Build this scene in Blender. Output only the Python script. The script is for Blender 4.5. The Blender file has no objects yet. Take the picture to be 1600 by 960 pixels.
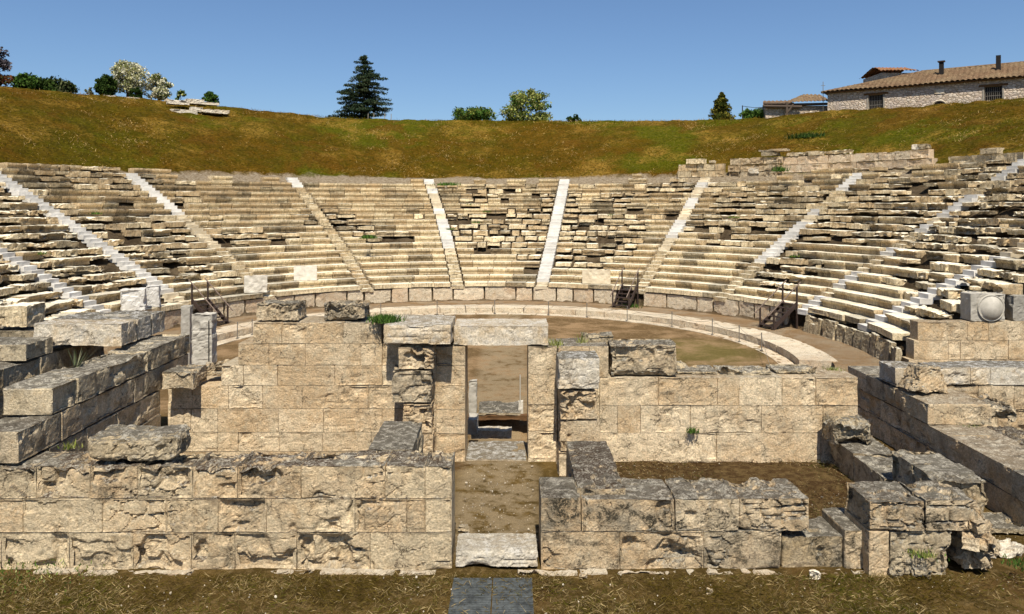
import bpy, math, random
import numpy as np
rnd = random.Random(7)
F = 1187.0; HZ = 322.0; CX = 800.0; H = 6.5          # focal length (px of 1600), horizon row, centre column, eye height
TX, TY = -1.4, 33.0                                   # centre of the orchestra
R = math.radians
SC = bpy.context.scene; COL = SC.collection
def xx(px, Y): return (px-CX)*Y/F
def zy(py, Y): return H-(py-HZ)*Y/F
def yz(py, z): return F*(H-z)/(py-HZ)

# ------------------------------------------------------------------ noise
def _h(i, j, k, s):
    n = (i*73856093) ^ (j*19349663) ^ (k*83492791) ^ (s*1013904223+12345)
    n &= 0xffffffff; n ^= n >> 15; n = (n*2246822519) & 0xffffffff
    n ^= n >> 13; n = (n*3266489917) & 0xffffffff; n ^= n >> 16
    return n/4294967295.0
def vn(P, s=0):
    P = np.asarray(P, float); f = np.floor(P); I = f.astype(np.int64); t = P-f
    t = t*t*t*(t*(t*6-15)+10)
    i, j, k = I[:, 0], I[:, 1], I[:, 2]; x, y, z = t[:, 0], t[:, 1], t[:, 2]
    a = 0
    for dx in (0, 1):
        wx = x if dx else 1-x
        for dy in (0, 1):
            wy = y if dy else 1-y
            for dz in (0, 1):
                wz = z if dz else 1-z
                a = a+_h(i+dx, j+dy, k+dz, s)*wx*wy*wz
    return a*2-1
def fbm(P, o=3, s=0):
    a = 0; w = 1; t = 0
    for i in range(o):
        a = a+w*vn(P*(2.03**i), s+i); t += w; w *= .5
    return a/t
def cell(P, s=0):
    """random value of the nearest feature point and distance between the two nearest"""
    I = np.floor(P).astype(np.int64); b = np.full(len(P), 9.); b2 = np.full(len(P), 9.); v = np.zeros(len(P))
    for dx in (-1, 0, 1):
        for dy in (-1, 0, 1):
            for dz in (-1, 0, 1):
                i, j, k = I[:, 0]+dx, I[:, 1]+dy, I[:, 2]+dz
                q = np.stack([i+_h(i, j, k, s), j+_h(i, j, k, s+1), k+_h(i, j, k, s+2)], 1)
                d = np.sqrt(((P-q)**2).sum(1)); c = _h(i, j, k, s+3)
                m = d < b
                b2 = np.where(m, b, np.minimum(b2, d)); v = np.where(m, c, v); b = np.where(m, d, b)
    return v, b2-b
def sst(a, b, x):
    t = np.clip((x-a)/(b-a), 0, 1); return t*t*(3-2*t)

# ------------------------------------------------------------------ mesh helpers
class MB:
    def __init__(s): s.V = []; s.F = []; s.T = []; s.n = 0
    def add(s, V, Fc, tint=(1, .5, .5)):
        V = np.asarray(V, float); s.V.append(V)
        for f in (Fc if isinstance(Fc, list) and len(Fc) and isinstance(Fc[0], np.ndarray) else [np.asarray(Fc)]):
            s.F.append(f+s.n)
        t = np.asarray(tint, float)
        s.T.append(np.broadcast_to(t, (len(V), 3)) if t.ndim == 1 else t)
        s.n += len(V)
        return s
    def build(s, name, mat, parent=None, loc=None, smooth=False):
        V = np.concatenate(s.V); T = np.concatenate(s.T)
        if parent is not None: o0 = np.array(wloc(parent))
        elif loc is not None: o0 = np.array(loc, float)
        else: o0 = np.array([V[:, 0].mean(), V[:, 1].mean(), V[:, 2].min()])
        me = bpy.data.meshes.new(name)
        me.vertices.add(len(V)); me.vertices.foreach_set('co', (V-o0).astype(np.float32).ravel())
        li = np.concatenate([f.ravel() for f in s.F]).astype(np.int32)
        lt = np.concatenate([np.full(len(f), f.shape[1]) for f in s.F]).astype(np.int32)
        ls = np.concatenate([[0], np.cumsum(lt)[:-1]]).astype(np.int32)
        me.loops.add(len(li)); me.loops.foreach_set('vertex_index', li)
        me.polygons.add(len(lt)); me.polygons.foreach_set('loop_start', ls); me.polygons.foreach_set('loop_total', lt)
        if smooth: me.polygons.foreach_set('use_smooth', np.ones(len(lt), bool))
        else: me.polygons.foreach_set('use_smooth', np.zeros(len(lt), bool))
        me.update(calc_edges=True)
        a = me.color_attributes.new('Tint', 'FLOAT_COLOR', 'POINT')
        a.data.foreach_set('color', np.concatenate([T, np.ones((len(T), 1))], 1).astype(np.float32).ravel())
        me.materials.append(mat)
        ob = bpy.data.objects.new(name, me); COL.objects.link(ob)
        if parent is not None: ob.parent = parent
        else: ob.location = o0
        return ob
def wloc(o):
    v = [0., 0., 0.]
    while o is not None:
        v = [v[i]+o.location[i] for i in range(3)]; o = o.parent
    return v
def tag(o, label=None, cat=None, group=None, kind=None):
    if label: o['label'] = label
    if cat:
        o['category'] = cat
        if not kind: kind = 'thing'
    if group: o['group'] = group
    if kind: o['kind'] = kind
    return o
def thing(name, loc, label, cat, group=None):
    o = bpy.data.objects.new(name, None); COL.objects.link(o); o.location = loc
    o.empty_display_size = .2
    return tag(o, label, cat, group)
_lat = {}
def lattice(nx, ny, nz):
    k = (nx, ny, nz)
    if k in _lat: return _lat[k]
    g = np.stack(np.meshgrid(np.arange(nx+1), np.arange(ny+1), np.arange(nz+1), indexing='ij'), -1)
    sf = (g[..., 0] == 0) | (g[..., 0] == nx) | (g[..., 1] == 0) | (g[..., 1] == ny) | (g[..., 2] == 0) | (g[..., 2] == nz)
    ix = -np.ones(sf.shape, int); ix[sf] = np.arange(sf.sum())
    P = g[sf]/np.array([nx, ny, nz])*2.-1
    def q(a, fl):
        q_ = np.stack([a[:-1, :-1], a[1:, :-1], a[1:, 1:], a[:-1, 1:]], -1).reshape(-1, 4)
        return q_[:, ::-1] if fl else q_
    Fc = np.concatenate([q(ix[:, :, 0], 1), q(ix[:, :, -1], 0), q(ix[:, 0, :], 0), q(ix[:, -1, :], 1), q(ix[0], 1), q(ix[-1], 0)])
    _lat[k] = (P, Fc); return _lat[k]
def rotm(ax, ay, az):
    cx, sx, cy, sy, cz, sz = math.cos(ax), math.sin(ax), math.cos(ay), math.sin(ay), math.cos(az), math.sin(az)
    return np.array([[cz, -sz, 0], [sz, cz, 0], [0, 0, 1]]) @ np.array([[cy, 0, sy], [0, 1, 0], [-sy, 0, cy]]) @ np.array([[1, 0, 0], [0, cx, -sx], [0, sx, cx]])
def rock(mb, c, s, res=.05, rough=1., chip=1., rot=(0, 0, 0), tint=(1, .5, .5), lip=0, detail=True, taper=0, seed=None, flush='', soft=0.):
    """a quarried stone: centre c, size s, with broken edges, spalls and fissures"""
    sd = rnd.randrange(10000) if seed is None else seed
    h = np.array(s)/2.
    n = [max(2, int(round(v/res))) for v in s]
    P, Fc = lattice(*n); P = P*h
    off = np.array([(sd*17.31) % 91, (sd*5.77) % 83, (sd*29.13) % 97])
    W = P+off
    if flush:
        W = P+np.array(c)+np.array([0, 0, 0]); Wj = P+off
        r = .003+chip*(.15*np.clip(.75*vn(W*1.7, 3)+.4*vn(Wj*2.4, 33)-.20, 0, 1)**1.2+.022*np.clip(vn(Wj*7, 4)-.1, 0, 1))
    else: r = .012+chip*(.13*np.clip(vn(W*1.9, 3)+.05, 0, 1)**1.4+.03*np.abs(vn(W*6, 4)))
    r = np.minimum(r+soft, .95*h.min())[:, None]
    q = np.clip(P, -(h-r), h-r); d = P-q; L = np.linalg.norm(d, axis=1, keepdims=True)+1e-9
    nn = d/L; P2 = q+nn*r
    dsp = .006+.008*(vn(W*9, 5)+1) if not flush else .001+.002*(vn(W*9, 5)+1)
    if detail:
        a = vn(W*1.3, 6)*.62+vn(W*4.1, 7)*.38
        if flush: a = vn(W*1.05, 6)*.5+vn(Wj*2.1, 66)*.28+vn(W*4.3, 7)*.30
        dsp = dsp+rough*.055*sst(.12, .22, a)*(1+.5*vn(W*5, 12))+rough*.05*sst(.36, .42, a)
        g = vn(W*np.array([.9, .9, 5.]), 8)
        dsp = dsp+rough*.035*(1-sst(0, .10, np.abs(g)))*sst(-.1, .3, vn(W*.8, 9))
        cv, ce = cell(W*np.array([2.6, 2.6, 4.2]), 11)
        dsp = dsp+rough*.045*cv*sst(-.25, .35, vn(W*.7, 10))+rough*.03*(1-sst(0, .10, ce))*sst(.1, .4, vn(W*.9, 13))
        if flush: dsp = dsp*.9
        fine = .25+.75*sst(-.05, .3, a) if flush else 1
        dsp = dsp+rough*fine*(.012*(vn(W*18, 14)+1)+.007*(vn(W*40, 15)+1))
    else:
        dsp = dsp+rough*.05*sst(.15, .3, vn(W*1.7, 6))+rough*.03*(vn(W*5, 8)+1)*.5
    if flush:   # only the exposed faces wear back; the bedding and butting faces stay tight
        wg = .05+(.6 if 't' in flush else .08)*np.clip(nn[:, 2], 0, 1)**2
        if 'x' in flush: wg = np.maximum(wg, np.abs(nn[:, 0]))
        if 'y' in flush: wg = np.maximum(wg, np.abs(nn[:, 1]))
        dsp = dsp*np.minimum(wg, 1)
    P2 = P2-nn*dsp[:, None]
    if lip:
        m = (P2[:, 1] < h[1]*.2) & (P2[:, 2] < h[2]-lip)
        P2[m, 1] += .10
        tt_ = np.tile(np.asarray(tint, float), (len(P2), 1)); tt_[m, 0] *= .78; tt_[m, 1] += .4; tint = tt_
    if taper: P2[:, :2] *= (1-taper*(P2[:, 2:3]/h[2]+1)/2)
    V = P2 @ rotm(*rot).T+np.array(c)
    mb.add(V, Fc, tint)
    return mb
def box(mb, c, s, rot=(0, 0, 0), tint=(1, .5, .5), bev=0):
    P, Fc = lattice(1, 1, 1)
    mb.add((P*np.array(s)/2) @ rotm(*rot).T+np.array(c), Fc, tint); return mb
def tube(mb, pts, rad, n=8, tint=(1, .5, .5), caps=True):
    pts = [np.array(p, float) for p in pts]; m = len(pts); rad = rad if hasattr(rad, '__len__') else [rad]*m
    V = []
    for i, p in enumerate(pts):
        t = pts[min(i+1, m-1)]-pts[max(i-1, 0)]; t = t/(np.linalg.norm(t)+1e-9)
        u = np.cross(t, [0, 0, 1.]) if abs(t[2]) < .95 else np.cross(t, [0, 1., 0]); u /= np.linalg.norm(u); w = np.cross(u, t)
        for k in range(n):
            a = 2*math.pi*k/n; V.append(p+rad[i]*(u*math.cos(a)+w*math.sin(a)))
    Q = [[i*n+k, i*n+(k+1) % n, (i+1)*n+(k+1) % n, (i+1)*n+k] for i in range(m-1) for k in range(n)]
    fs = [np.array(Q)]
    if caps: fs += [np.array([list(range(n))]), np.array([list(range((m-1)*n, m*n))[::-1]])]
    mb.add(V, fs, tint); return mb

# ------------------------------------------------------------------ materials
class NT:
    def __init__(s, name):
        s.m = bpy.data.materials.new(name); s.m.use_nodes = True; s.t = s.m.node_tree; s.t.nodes.clear()
    def n(s, ty, **kw):
        nd = s.t.nodes.new(ty)
        for k, v in kw.items():
            if k.startswith('_'): setattr(nd, k[1:], v)
            else:
                key = int(k[1:]) if k[0] == 'i' and k[1:].isdigit() else k.replace('__', ' ')
                if hasattr(v, 'node'): s.t.links.new(v, nd.inputs[key])
                else: nd.inputs[key].default_value = v
        return nd
    def noise(s, vec, scale, det=4, rough=.55, dist=0):
        return s.n('ShaderNodeTexNoise', Vector=vec, Scale=scale, Detail=det, Roughness=rough, Distortion=dist).outputs['Fac']
    def ramp(s, x, a, b, lo=0., hi=1.):
        return s.n('ShaderNodeMapRange', _clamp=True, Value=x, i1=a, i2=b, i3=lo, i4=hi).outputs[0]
    def math(s, op, a, b=0.):
        return s.n('ShaderNodeMath', _operation=op, i0=a, i1=b).outputs[0]
    def mix(s, f, a, b, blend='MIX'):
        nd = s.n('ShaderNodeMix', _data_type='RGBA', _blend_type=blend)
        for i, v in ((0, f), (6, a), (7, b)):
            if hasattr(v, 'node'): s.t.links.new(v, nd.inputs[i])
            else: nd.inputs[i].default_value = v if i == 0 else (*v, 1)
        return nd.outputs[2]
    def scale(s, v, k):
        return s.n('ShaderNodeVectorMath', _operation='MULTIPLY', i0=v, i1=k).outputs[0]
    def grey(s, x):
        return s.n('ShaderNodeCombineColor', i0=x, i1=x, i2=x).outputs[0]
    def out(s, col, rough=.9, bump=None, bs=.5, bd=.02, spec=.2, metal=0, sub=None):
        b = s.n('ShaderNodeBsdfPrincipled', Roughness=rough, Metallic=metal)
        b.inputs['Specular IOR Level'].default_value = spec
        if hasattr(col, 'node'): s.t.links.new(col, b.inputs['Base Color'])
        else: b.inputs['Base Color'].default_value = (*col, 1)
        if bump is not None:
            bp = s.n('ShaderNodeBump', Strength=bs, Distance=bd, Height=bump); s.t.links.new(bp.outputs[0], b.inputs['Normal'])
        o = s.n('ShaderNodeOutputMaterial'); s.t.links.new(b.outputs[0], o.inputs[0]); return s.m
    def geo(s):
        g = s.n('ShaderNodeNewGeometry'); return g.outputs['Position'], g.outputs['Normal']
    def tint(s):
        a = s.n('ShaderNodeAttribute', _attribute_name='Tint'); c = s.n('ShaderNodeSeparateColor', i0=a.outputs['Color'])
        return c.outputs[0], c.outputs[1], c.outputs[2], a.outputs['Color']

def stone_mat(name, cream=(.62, .495, .325), tan=(.49, .35, .20), grey=(.40, .345, .235), top=(.135, .118, .088), topl=(.52, .47, .37), moss=(.066, .040, .023), mossamt=.5, stain=.5, bump=.8, topli=(0., .6), topdark=.8, streak=.0, cracks=.85):
    t = NT(name); P, N = t.geo(); br, wm, li, _ = t.tint()
    nz = t.n('ShaderNodeSeparateXYZ', i0=N).outputs[2]
    n1 = t.noise(P, 1.1, 5, .6, .4); n2 = t.noise(P, 6, 9, .68, .3); n3 = t.noise(P, 26, 8, .7); n4 = t.noise(P, 2.6, 10, .74, .6)
    c = t.mix(t.ramp(t.math('ADD', n1, t.math('MULTIPLY', wm, .35)), .55, .82), cream, tan)
    c = t.mix(t.ramp(n2, .48, .7, 0, .75), c, grey)
    c = t.mix(t.ramp(t.noise(P, 3.7, 6, .6), .56, .7, 0, .5), c, (cream[0]*1.22, cream[1]*1.22, cream[2]*1.2))
    c = t.mix(t.ramp(t.noise(P, 11, 8, .75, .6), .53, .63, 0, .5), c, (.19, .15, .085))
    # iron-coloured weathering and dark lichen crust
    c = t.mix(t.ramp(t.noise(P, 1.9, 6, .65, .8), .58, .72, 0, .55), c, (.38, .235, .10))
    st = t.math('MULTIPLY', t.ramp(n4, .50, .60), t.ramp(n3, .40, .52))
    c = t.mix(t.math('MULTIPLY', t.ramp(t.noise(P, .9, 7, .66, .3), .50, .66), t.math('MULTIPLY', li, stain*.9)), c, (.29, .24, .165))
    c = t.mix(t.ramp(t.noise(P, 4.5, 8, .7, 1.), .56, .68, 0, .40), c, (.40, .26, .12))
    c = t.mix(t.math('MULTIPLY', st, t.math('MULTIPLY', li, stain)), c, (.055, .046, .03))
    if streak:   # rain streaks down the upright faces
        sk_ = t.noise(t.scale(P, (5, 5, .7)), 2.2, 6, .7)
        c = t.mix(t.ramp(sk_, .50, .62, 0, streak), c, (.20, .155, .085))
    # upper faces: lichen-grey weathered on the walls, paler cream on the seats
    tm = t.math('MULTIPLY', t.ramp(t.math('ADD', nz, t.math('MULTIPLY', t.math('SUBTRACT', n2, .5), .8)), .50, .78), t.math('MULTIPLY', t.ramp(li, *topli), t.ramp(nz, .25, .45)))
    tc = t.mix(t.math('MULTIPLY', t.ramp(n2, .47, .58), t.ramp(n3, .40, .55)), top, topl)
    tc = t.mix(t.ramp(n3, .5, .62, 0, topdark), tc, (.09, .08, .062))
    tc = t.mix(t.math('MULTIPLY', t.ramp(t.noise(P, 1.5, 8, .7, .5), .50-.12*mossamt, .58-.10*mossamt), t.math('MULTIPLY', t.ramp(n3, .56, .46), mossamt)), tc, moss)
    c = t.mix(tm, c, tc)
    # hairline fissures
    Pc = t.n('ShaderNodeVectorMath', _operation='ADD', i0=t.scale(P, (1, 1, 1.7)), i1=t.scale(t.n('ShaderNodeTexNoise', Vector=P, Scale=2.3, Detail=5., Roughness=.65).outputs['Color'], (.9, .9, .9))).outputs[0]
    vd = t.n('ShaderNodeTexVoronoi', _feature='DISTANCE_TO_EDGE', Vector=Pc, Scale=1.7).outputs[0]
    crk = t.math('MULTIPLY', t.ramp(vd, .004, .016, 1, 0), t.ramp(t.noise(P, 1.3, 4, .6), .48, .56))
    c = t.mix(t.math('MULTIPLY', crk, cracks), c, (.07, .05, .03))
    # pits
    c = t.mix(t.ramp(t.noise(P, 55, 4, .6), .62, .72, 0, .55), c, (.12, .09, .055))
    c = t.mix(1., c, t.grey(t.math('MULTIPLY', br, t.ramp(n3, .32, .68, .60, 1.32))), 'MULTIPLY')
    hgt = t.math('ADD', t.math('MULTIPLY', n2, 1.6), t.math('ADD', n3, t.math('MULTIPLY', t.noise(P, 80, 5, .7), .45)))
    hgt = t.math('SUBTRACT', hgt, t.math('MULTIPLY', crk, cracks))
    return t.out(c, .92, hgt, bump, .04, .15)
M = {}
M['wall'] = stone_mat('weathered_limestone', stain=.8)
M['wallred'] = stone_mat('mossy_limestone', mossamt=.95, stain=.8, moss=(.058, .034, .020), cream=(.60, .475, .30))
M['pale'] = stone_mat('pale_lintel_stone', cream=(.62, .55, .43), tan=(.50, .38, .23), grey=(.52, .49, .43), topl=(.62, .6, .55), mossamt=.1, stain=.35, bump=.5)
M['podium'] = stone_mat('podium_marble', cream=(.62, .52, .37), tan=(.53, .39, .25), grey=(.47, .42, .33), top=(.5, .44, .33), topl=(.8, .74, .6), mossamt=0., stain=.5, bump=.45)
M['grey'] = stone_mat('grey_weathered_stone', cream=(.50, .41, .27), tan=(.40, .30, .17), grey=(.34, .285, .20), mossamt=.25, stain=.7)
M['seat'] = stone_mat('seat_marble', cream=(.64, .52, .33), tan=(.50, .36, .20), grey=(.38, .33, .23), top=(.72, .64, .47), topl=(.86, .80, .65), mossamt=.0, stain=.9, bump=.6, topli=(-.6, .2), topdark=.30, streak=.7, cracks=.4)
def simple_stone(name, c1, c2, sc=3, b=.3):
    t = NT(name); P, N = t.geo(); br, wm, li, _ = t.tint()
    n = t.noise(P, sc, 8, .65); n3 = t.noise(P, 30, 6, .65)
    c = t.mix(t.ramp(n, .35, .65), c1, c2); c = t.mix(t.ramp(n3, .55, .7, 0, .35), c, (c1[0]*.5, c1[1]*.48, c1[2]*.45))
    c = t.mix(1., c, t.grey(br), 'MULTIPLY')
    return t.out(c, .75, t.math('ADD', n, n3), b, .02, .25)
M['marble'] = simple_stone('new_white_marble', (.72, .685, .62), (.58, .55, .49), 2)
M['oldmarble'] = simple_stone('grey_marble', (.50, .46, .385), (.36, .33, .27), 3, .5)
M['cream'] = simple_stone('cream_step_stone', (.70, .61, .44), (.56, .46, .31), 2, .5)
def earth(name, cols, sc=1.2, bs=.8, bd=.05, extra=None):
    t = NT(name); P, N = t.geo()
    n = t.noise(P, sc, 10, .68, .5); n2 = t.noise(P, sc*7, 8, .7); n3 = t.noise(P, 45, 6, .75)
    c = t.mix(t.ramp(n, .40, .56), cols[0], cols[1]); c = t.mix(t.ramp(n2, .5, .66, 0, .8), c, cols[2])
    c = t.mix(t.ramp(t.noise(P, sc*.4, 5, .6, .7), .55, .68, 0, .7), c, cols[3])
    if extra: c = extra(t, P, c)
    c = t.mix(1., c, t.grey(t.ramp(n3, .3, .7, .55, 1.45)), 'MULTIPLY')
    return t.out(c, 1., t.math('ADD', n2, t.math('MULTIPLY', n3, .6)), bs, bd, .05)
def _ground_extra(t, P, c):
    xyz = t.n('ShaderNodeSeparateXYZ', i0=P)
    d = t.n('ShaderNodeVectorMath', _operation='DISTANCE', i0=t.scale(P, (1, 1, 0)), i1=(TX, TY, 0)).outputs['Value']
    n = t.noise(P, .55, 6, .6, .5); n2 = t.noise(P, 5, 8, .7)
    orch = t.mix(t.ramp(n, .40, .56), (.27, .175, .09), (.13, .082, .036))
    orch = t.mix(t.ramp(n2, .52, .66, 0, .5), orch, (.36, .25, .14))
    gd = t.n('ShaderNodeVectorMath', _operation='DISTANCE', i0=P, i1=(8.2, 34.0, 0)).outputs['Value']
    g = t.math('MULTIPLY', t.ramp(t.math('ADD', gd, t.math('MULTIPLY', n2, 3.)), 3.2, 5.2, 1, 0), t.ramp(n, .30, .5))
    orch = t.mix(t.math('MULTIPLY', g, .6), orch, (.12, .105, .025))
    c = t.mix(t.ramp(d, 13.2, 13.6, 1, 0), c, orch)
    ct = t.math('MULTIPLY', t.ramp(xyz.outputs[0], 1.6, 2.4), t.math('MULTIPLY', t.ramp(xyz.outputs[0], 8.3, 8.1), t.math('MULTIPLY', t.ramp(xyz.outputs[1], 14, 14.5), t.ramp(xyz.outputs[1], 19.8, 19.3))))
    c = t.mix(t.math('MULTIPLY', ct, .85), c, t.mix(t.ramp(n2, .44, .6), (.052, .028, .012), (.13, .085, .035)))
    ps = t.math('MULTIPLY', t.ramp(t.math('ABSOLUTE', t.math('ADD', xyz.outputs[0], .35)), 1.15, .75), t.ramp(t.math('ADD', xyz.outputs[1], t.math('MULTIPLY', n2, 1.2)), 14.4, 15.2))
    ps = t.math('MULTIPLY', ps, t.ramp(t.noise(P, 2.2, 8, .65), .40, .52))
    return t.mix(t.math('MULTIPLY', ps, .8), c, (.27, .205, .12))
M['ground'] = earth('dry_earth', [(.130, .082, .026), (.070, .045, .013), (.19, .13, .055), (.070, .032, .012)], .9, 1., .06, _ground_extra)
M['core'] = earth('dark_fill_earth', [(.13, .09, .05), (.07, .05, .03), (.22, .17, .10), (.05, .05, .02)], 1.3, 1., .12)
M['rust'] = earth('rusty_soil', [(.30, .15, .065), (.24, .15, .08), (.34, .25, .15), (.20, .11, .05)], 1.3, .8, .04)
def hill_mat():
    t = NT('dry_hill_grass'); P, N = t.geo()
    d = t.n('ShaderNodeVectorMath', _operation='DISTANCE', i0=t.scale(P, (1, 1, 0)), i1=(TX, TY, 0)).outputs['Value']
    n = t.noise(P, .13, 6, .65, .2); n2 = t.noise(P, .8, 8, .68, .4); n3 = t.noise(t.scale(P, (1, 1, 2.2)), 5, 8, .75); n4 = t.noise(P, .24, 8, .72, .2)
    c = t.mix(t.ramp(n, .42, .58), (.088, .072, .0018), (.118, .062, .003))
    c = t.mix(t.ramp(n2, .45, .62, 0, .8), c, (.060, .044, .001))
    c = t.mix(t.ramp(t.noise(P, .11, 5, .55, .1), .50, .58, 0, .75), c, (.080, .092, .002))
    c = t.mix(t.ramp(t.noise(P, .21, 6, .65, .2), .54, .62, 0, .7), c, (.12, .054, .004))
    c = t.mix(t.math('MULTIPLY', t.ramp(n4, .51, .66), t.ramp(n3, .42, .58, .25, .95)), c, (.33, .19, .032))
    c = t.mix(t.math('MULTIPLY', t.ramp(n3, .54, .66), .55), c, (.22, .155, .05))
    c = t.mix(t.math('MULTIPLY', t.ramp(n3, .50, .40), .8), c, (.028, .022, .003))
    dn = t.math('ADD', d, t.math('MULTIPLY', t.math('SUBTRACT', n2, .5), 1.6))
    path = t.mix(t.ramp(n3, .4, .65), (.20, .145, .085), (.42, .35, .25))
    c = t.mix(t.ramp(dn, 31.5, 31.9), path, c)
    core = t.mix(t.ramp(n2, .42, .62), (.06, .042, .024), (.15, .11, .066))
    core = t.mix(t.ramp(n4, .56, .66, 0, .5), core, (.06, .065, .015))
    c = t.mix(t.ramp(d, 29.6, 30.0), core, c)
    walk = t.mix(t.ramp(n2, .4, .6), (.30, .19, .095), (.36, .27, .17))
    c = t.mix(t.ramp(d, 16.6, 16.8), walk, c)
    return t.out(c, 1., t.math('ADD', n2, t.math('MULTIPLY', n3, 1.2)), 1., .22, .05)
M['hill'] = hill_mat()
def flat(name, c, rough=.8, metal=0, var=.25):
    t = NT(name); P, N = t.geo(); n = t.noise(P, 9, 6, .65)
    cc = t.mix(1., c, t.grey(t.ramp(n, .3, .7, 1-var, 1+var)), 'MULTIPLY')
    return t.out(cc, rough, n, .25, .01, .3, metal)
M['metal'] = flat('dark_brown_painted_steel', (.045, .03, .024), .5)
M['rail'] = flat('worn_handrail', (.16, .115, .085), .5)
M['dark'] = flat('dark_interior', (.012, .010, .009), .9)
M['post'] = flat('grey_steel_post', (.16, .145, .12), .5)
M['wood'] = flat('brown_old_timber', (.11, .055, .02), .9)
M['bark'] = flat('bark', (.085, .062, .045), .95)
M['palebark'] = flat('grey_stake', (.28, .25, .2), .95)
M['sheet'] = flat('blue_grey_floor_mesh', (.066, .072, .070), .8, 0, .7)
def leaf_mat(name):
    t = NT(name); _, _, _, c = t.tint()
    b = t.n('ShaderNodeBsdfDiffuse', Color=c); tr = t.n('ShaderNodeBsdfTranslucent', Color=c)
    m = t.n('ShaderNodeMixShader', i0=.22, i1=b.outputs[0], i2=tr.outputs[0])
    o = t.n('ShaderNodeOutputMaterial', i0=m.outputs[0]); return t.m
M['leaf'] = leaf_mat('foliage')
def rubble_mat():
    t = NT('rubble_masonry'); P, N = t.geo()
    Pd = t.n('ShaderNodeVectorMath', _operation='ADD', i0=t.scale(P, (3.4, 3.4, 5.6)), i1=t.scale(t.n('ShaderNodeTexNoise', Vector=P, Scale=4.).outputs['Color'], (.5, .5, .5))).outputs[0]
    v = t.n('ShaderNodeTexVoronoi', _feature='DISTANCE_TO_EDGE', Vector=Pd, Scale=1.).outputs[0]
    vc = t.n('ShaderNodeTexVoronoi', Vector=Pd, Scale=1.).outputs['Color']
    s = t.n('ShaderNodeSeparateColor', i0=vc)
    c = t.mix(s.outputs[0], (.66, .58, .47), (.38, .29, .21)); c = t.mix(t.math('MULTIPLY', s.outputs[1], .5), c, (.62, .48, .36))
    c = t.mix(t.ramp(v, .03, .10, 1, 0), c, (.36, .29, .21))
    c = t.mix(t.ramp(t.noise(P, .7, 6, .65), .48, .62, 0, .45), c, (.38, .33, .30))
    return t.out(c, .95, t.ramp(v, 0, .16), .9, .06, .1)
M['rubble'] = rubble_mat()
def tile_mat(name, a, b):
    t = NT(name); P, N = t.geo(); n = t.noise(P, 2.8, 8, .75); n2 = t.noise(P, .5, 5, .6)
    c = t.mix(t.ramp(n, .38, .62), a, b); c = t.mix(t.ramp(n2, .45, .62, 0, .5), c, (.20, .15, .085)); c = t.mix(t.ramp(t.noise(P, 7, 5, .7), .55, .68, 0, .7), c, (.42, .30, .18))
    return t.out(c, .9, n, .6, .03, .1)
M['tile'] = tile_mat('old_clay_tile', (.19, .12, .068), (.085, .052, .03))
M['tilered'] = tile_mat('red_clay_tile', (.33, .13, .055), (.13, .06, .03))

def jt(b=1., w=None, l=.5, db=.12):
    return (b*rnd.uniform(1-db, 1+db), rnd.random() if w is None else w, l)

# ------------------------------------------------------------------ terrain
CR = [(-2600, -60), (-900, 60), (-200, 118), (0, 135), (130, 147), (260, 158), (350, 167), (500, 182), (620, 187.5), (800, 189), (1000, 189), (1110, 187.5), (1200, 184), (1300, 172.5), (1450, 165), (1600, 152), (1900, 132), (2500, 70), (4200, -120)]
cpx = np.array([c[0] for c in CR], float); cpy = np.array([c[1] for c in CR], float)
RC = 46.0
def crest(th):
    X = TX+RC*np.sin(th); Y = TY+RC*np.cos(th)
    Ys = np.maximum(Y, 18.)
    py = np.interp(CX+F*X/Ys, cpx, cpy)
    return np.clip(H+(HZ-py)*Ys/F, 10, 17)
def terr(x, y):
    x = np.asarray(x, float); y = np.asarray(y, float)
    r = np.hypot(x-TX, y-TY); th = np.arctan2(x-TX, y-TY)
    core = .80+.4*(r-16.65)/.74
    z = np.where(r < 16.9, .3, core)
    zr = 8.45
    z = np.where(r > 30.4, zr+np.clip(r-30.4, 0, 1)*.3, z)
    zc = crest(th); t = np.clip((r-31.4)/(RC-31.4), 0, 1)
    z = np.where(r > 31.4, 8.75+(zc-8.75)*t*(1.22-.22*t), z)
    z = np.where(r > RC, zc-.6*(1-np.exp(-(r-RC)/40))-np.clip((r-90)/300, 0, 1)*6, z)
    wd = .5+np.clip(r-31, 0, 60)*.35; y0 = 29.3-np.clip(r-31, 0, 60)*.3
    w = np.clip((y-y0+0*wd)/wd, 0, 1); w = w*w*(3-2*w)
    return z*w+(-.15)*(1-w)
def build_terrain():
    rs = np.concatenate([np.arange(14.4, 16.7, .3), [16.72, 16.95], np.arange(17.2, 31.6, .22), np.arange(31.8, 47, .3), np.arange(48, 62, 1.5), np.arange(65, 120, 8), [140, 180, 240, 330, 450]])
    ts = np.radians(np.arange(-130, 130.01, .45))
    Rg, Tg = np.meshgrid(rs, ts, indexing='ij')
    x = TX+Rg*np.sin(Tg); y = TY+Rg*np.cos(Tg)
    z = terr(x.ravel(), y.ravel())
    P = np.stack([x.ravel(), y.ravel(), z], 1)
    rr = Rg.ravel()
    a = np.where(rr < 17, .02, np.where(rr < 30.6, .13, .12))
    z = z+a*vn(P*1.3, 21)+np.where(rr > 31.6, .20, 0)*vn(P*.22, 22)*np.clip((RC-rr)/6+.15, .15, 1)+np.where(rr > 17, .05, .01)*vn(P*4, 23)
    P[:, 2] = z
    n, m = Rg.shape; ix = np.arange(n*m).reshape(n, m)
    Fq = np.stack([ix[:-1, :-1], ix[:-1, 1:], ix[1:, 1:], ix[1:, :-1]], -1).reshape(-1, 4)[:, ::-1]
    mb = MB(); mb.add(P, Fq); o = mb.build('hillside', M['hill'], loc=(0, 0, 0), smooth=True); tag(o, kind='structure')
build_terrain()
PIT = (-1.75, 1.1, 20.9, 23.75)
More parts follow.
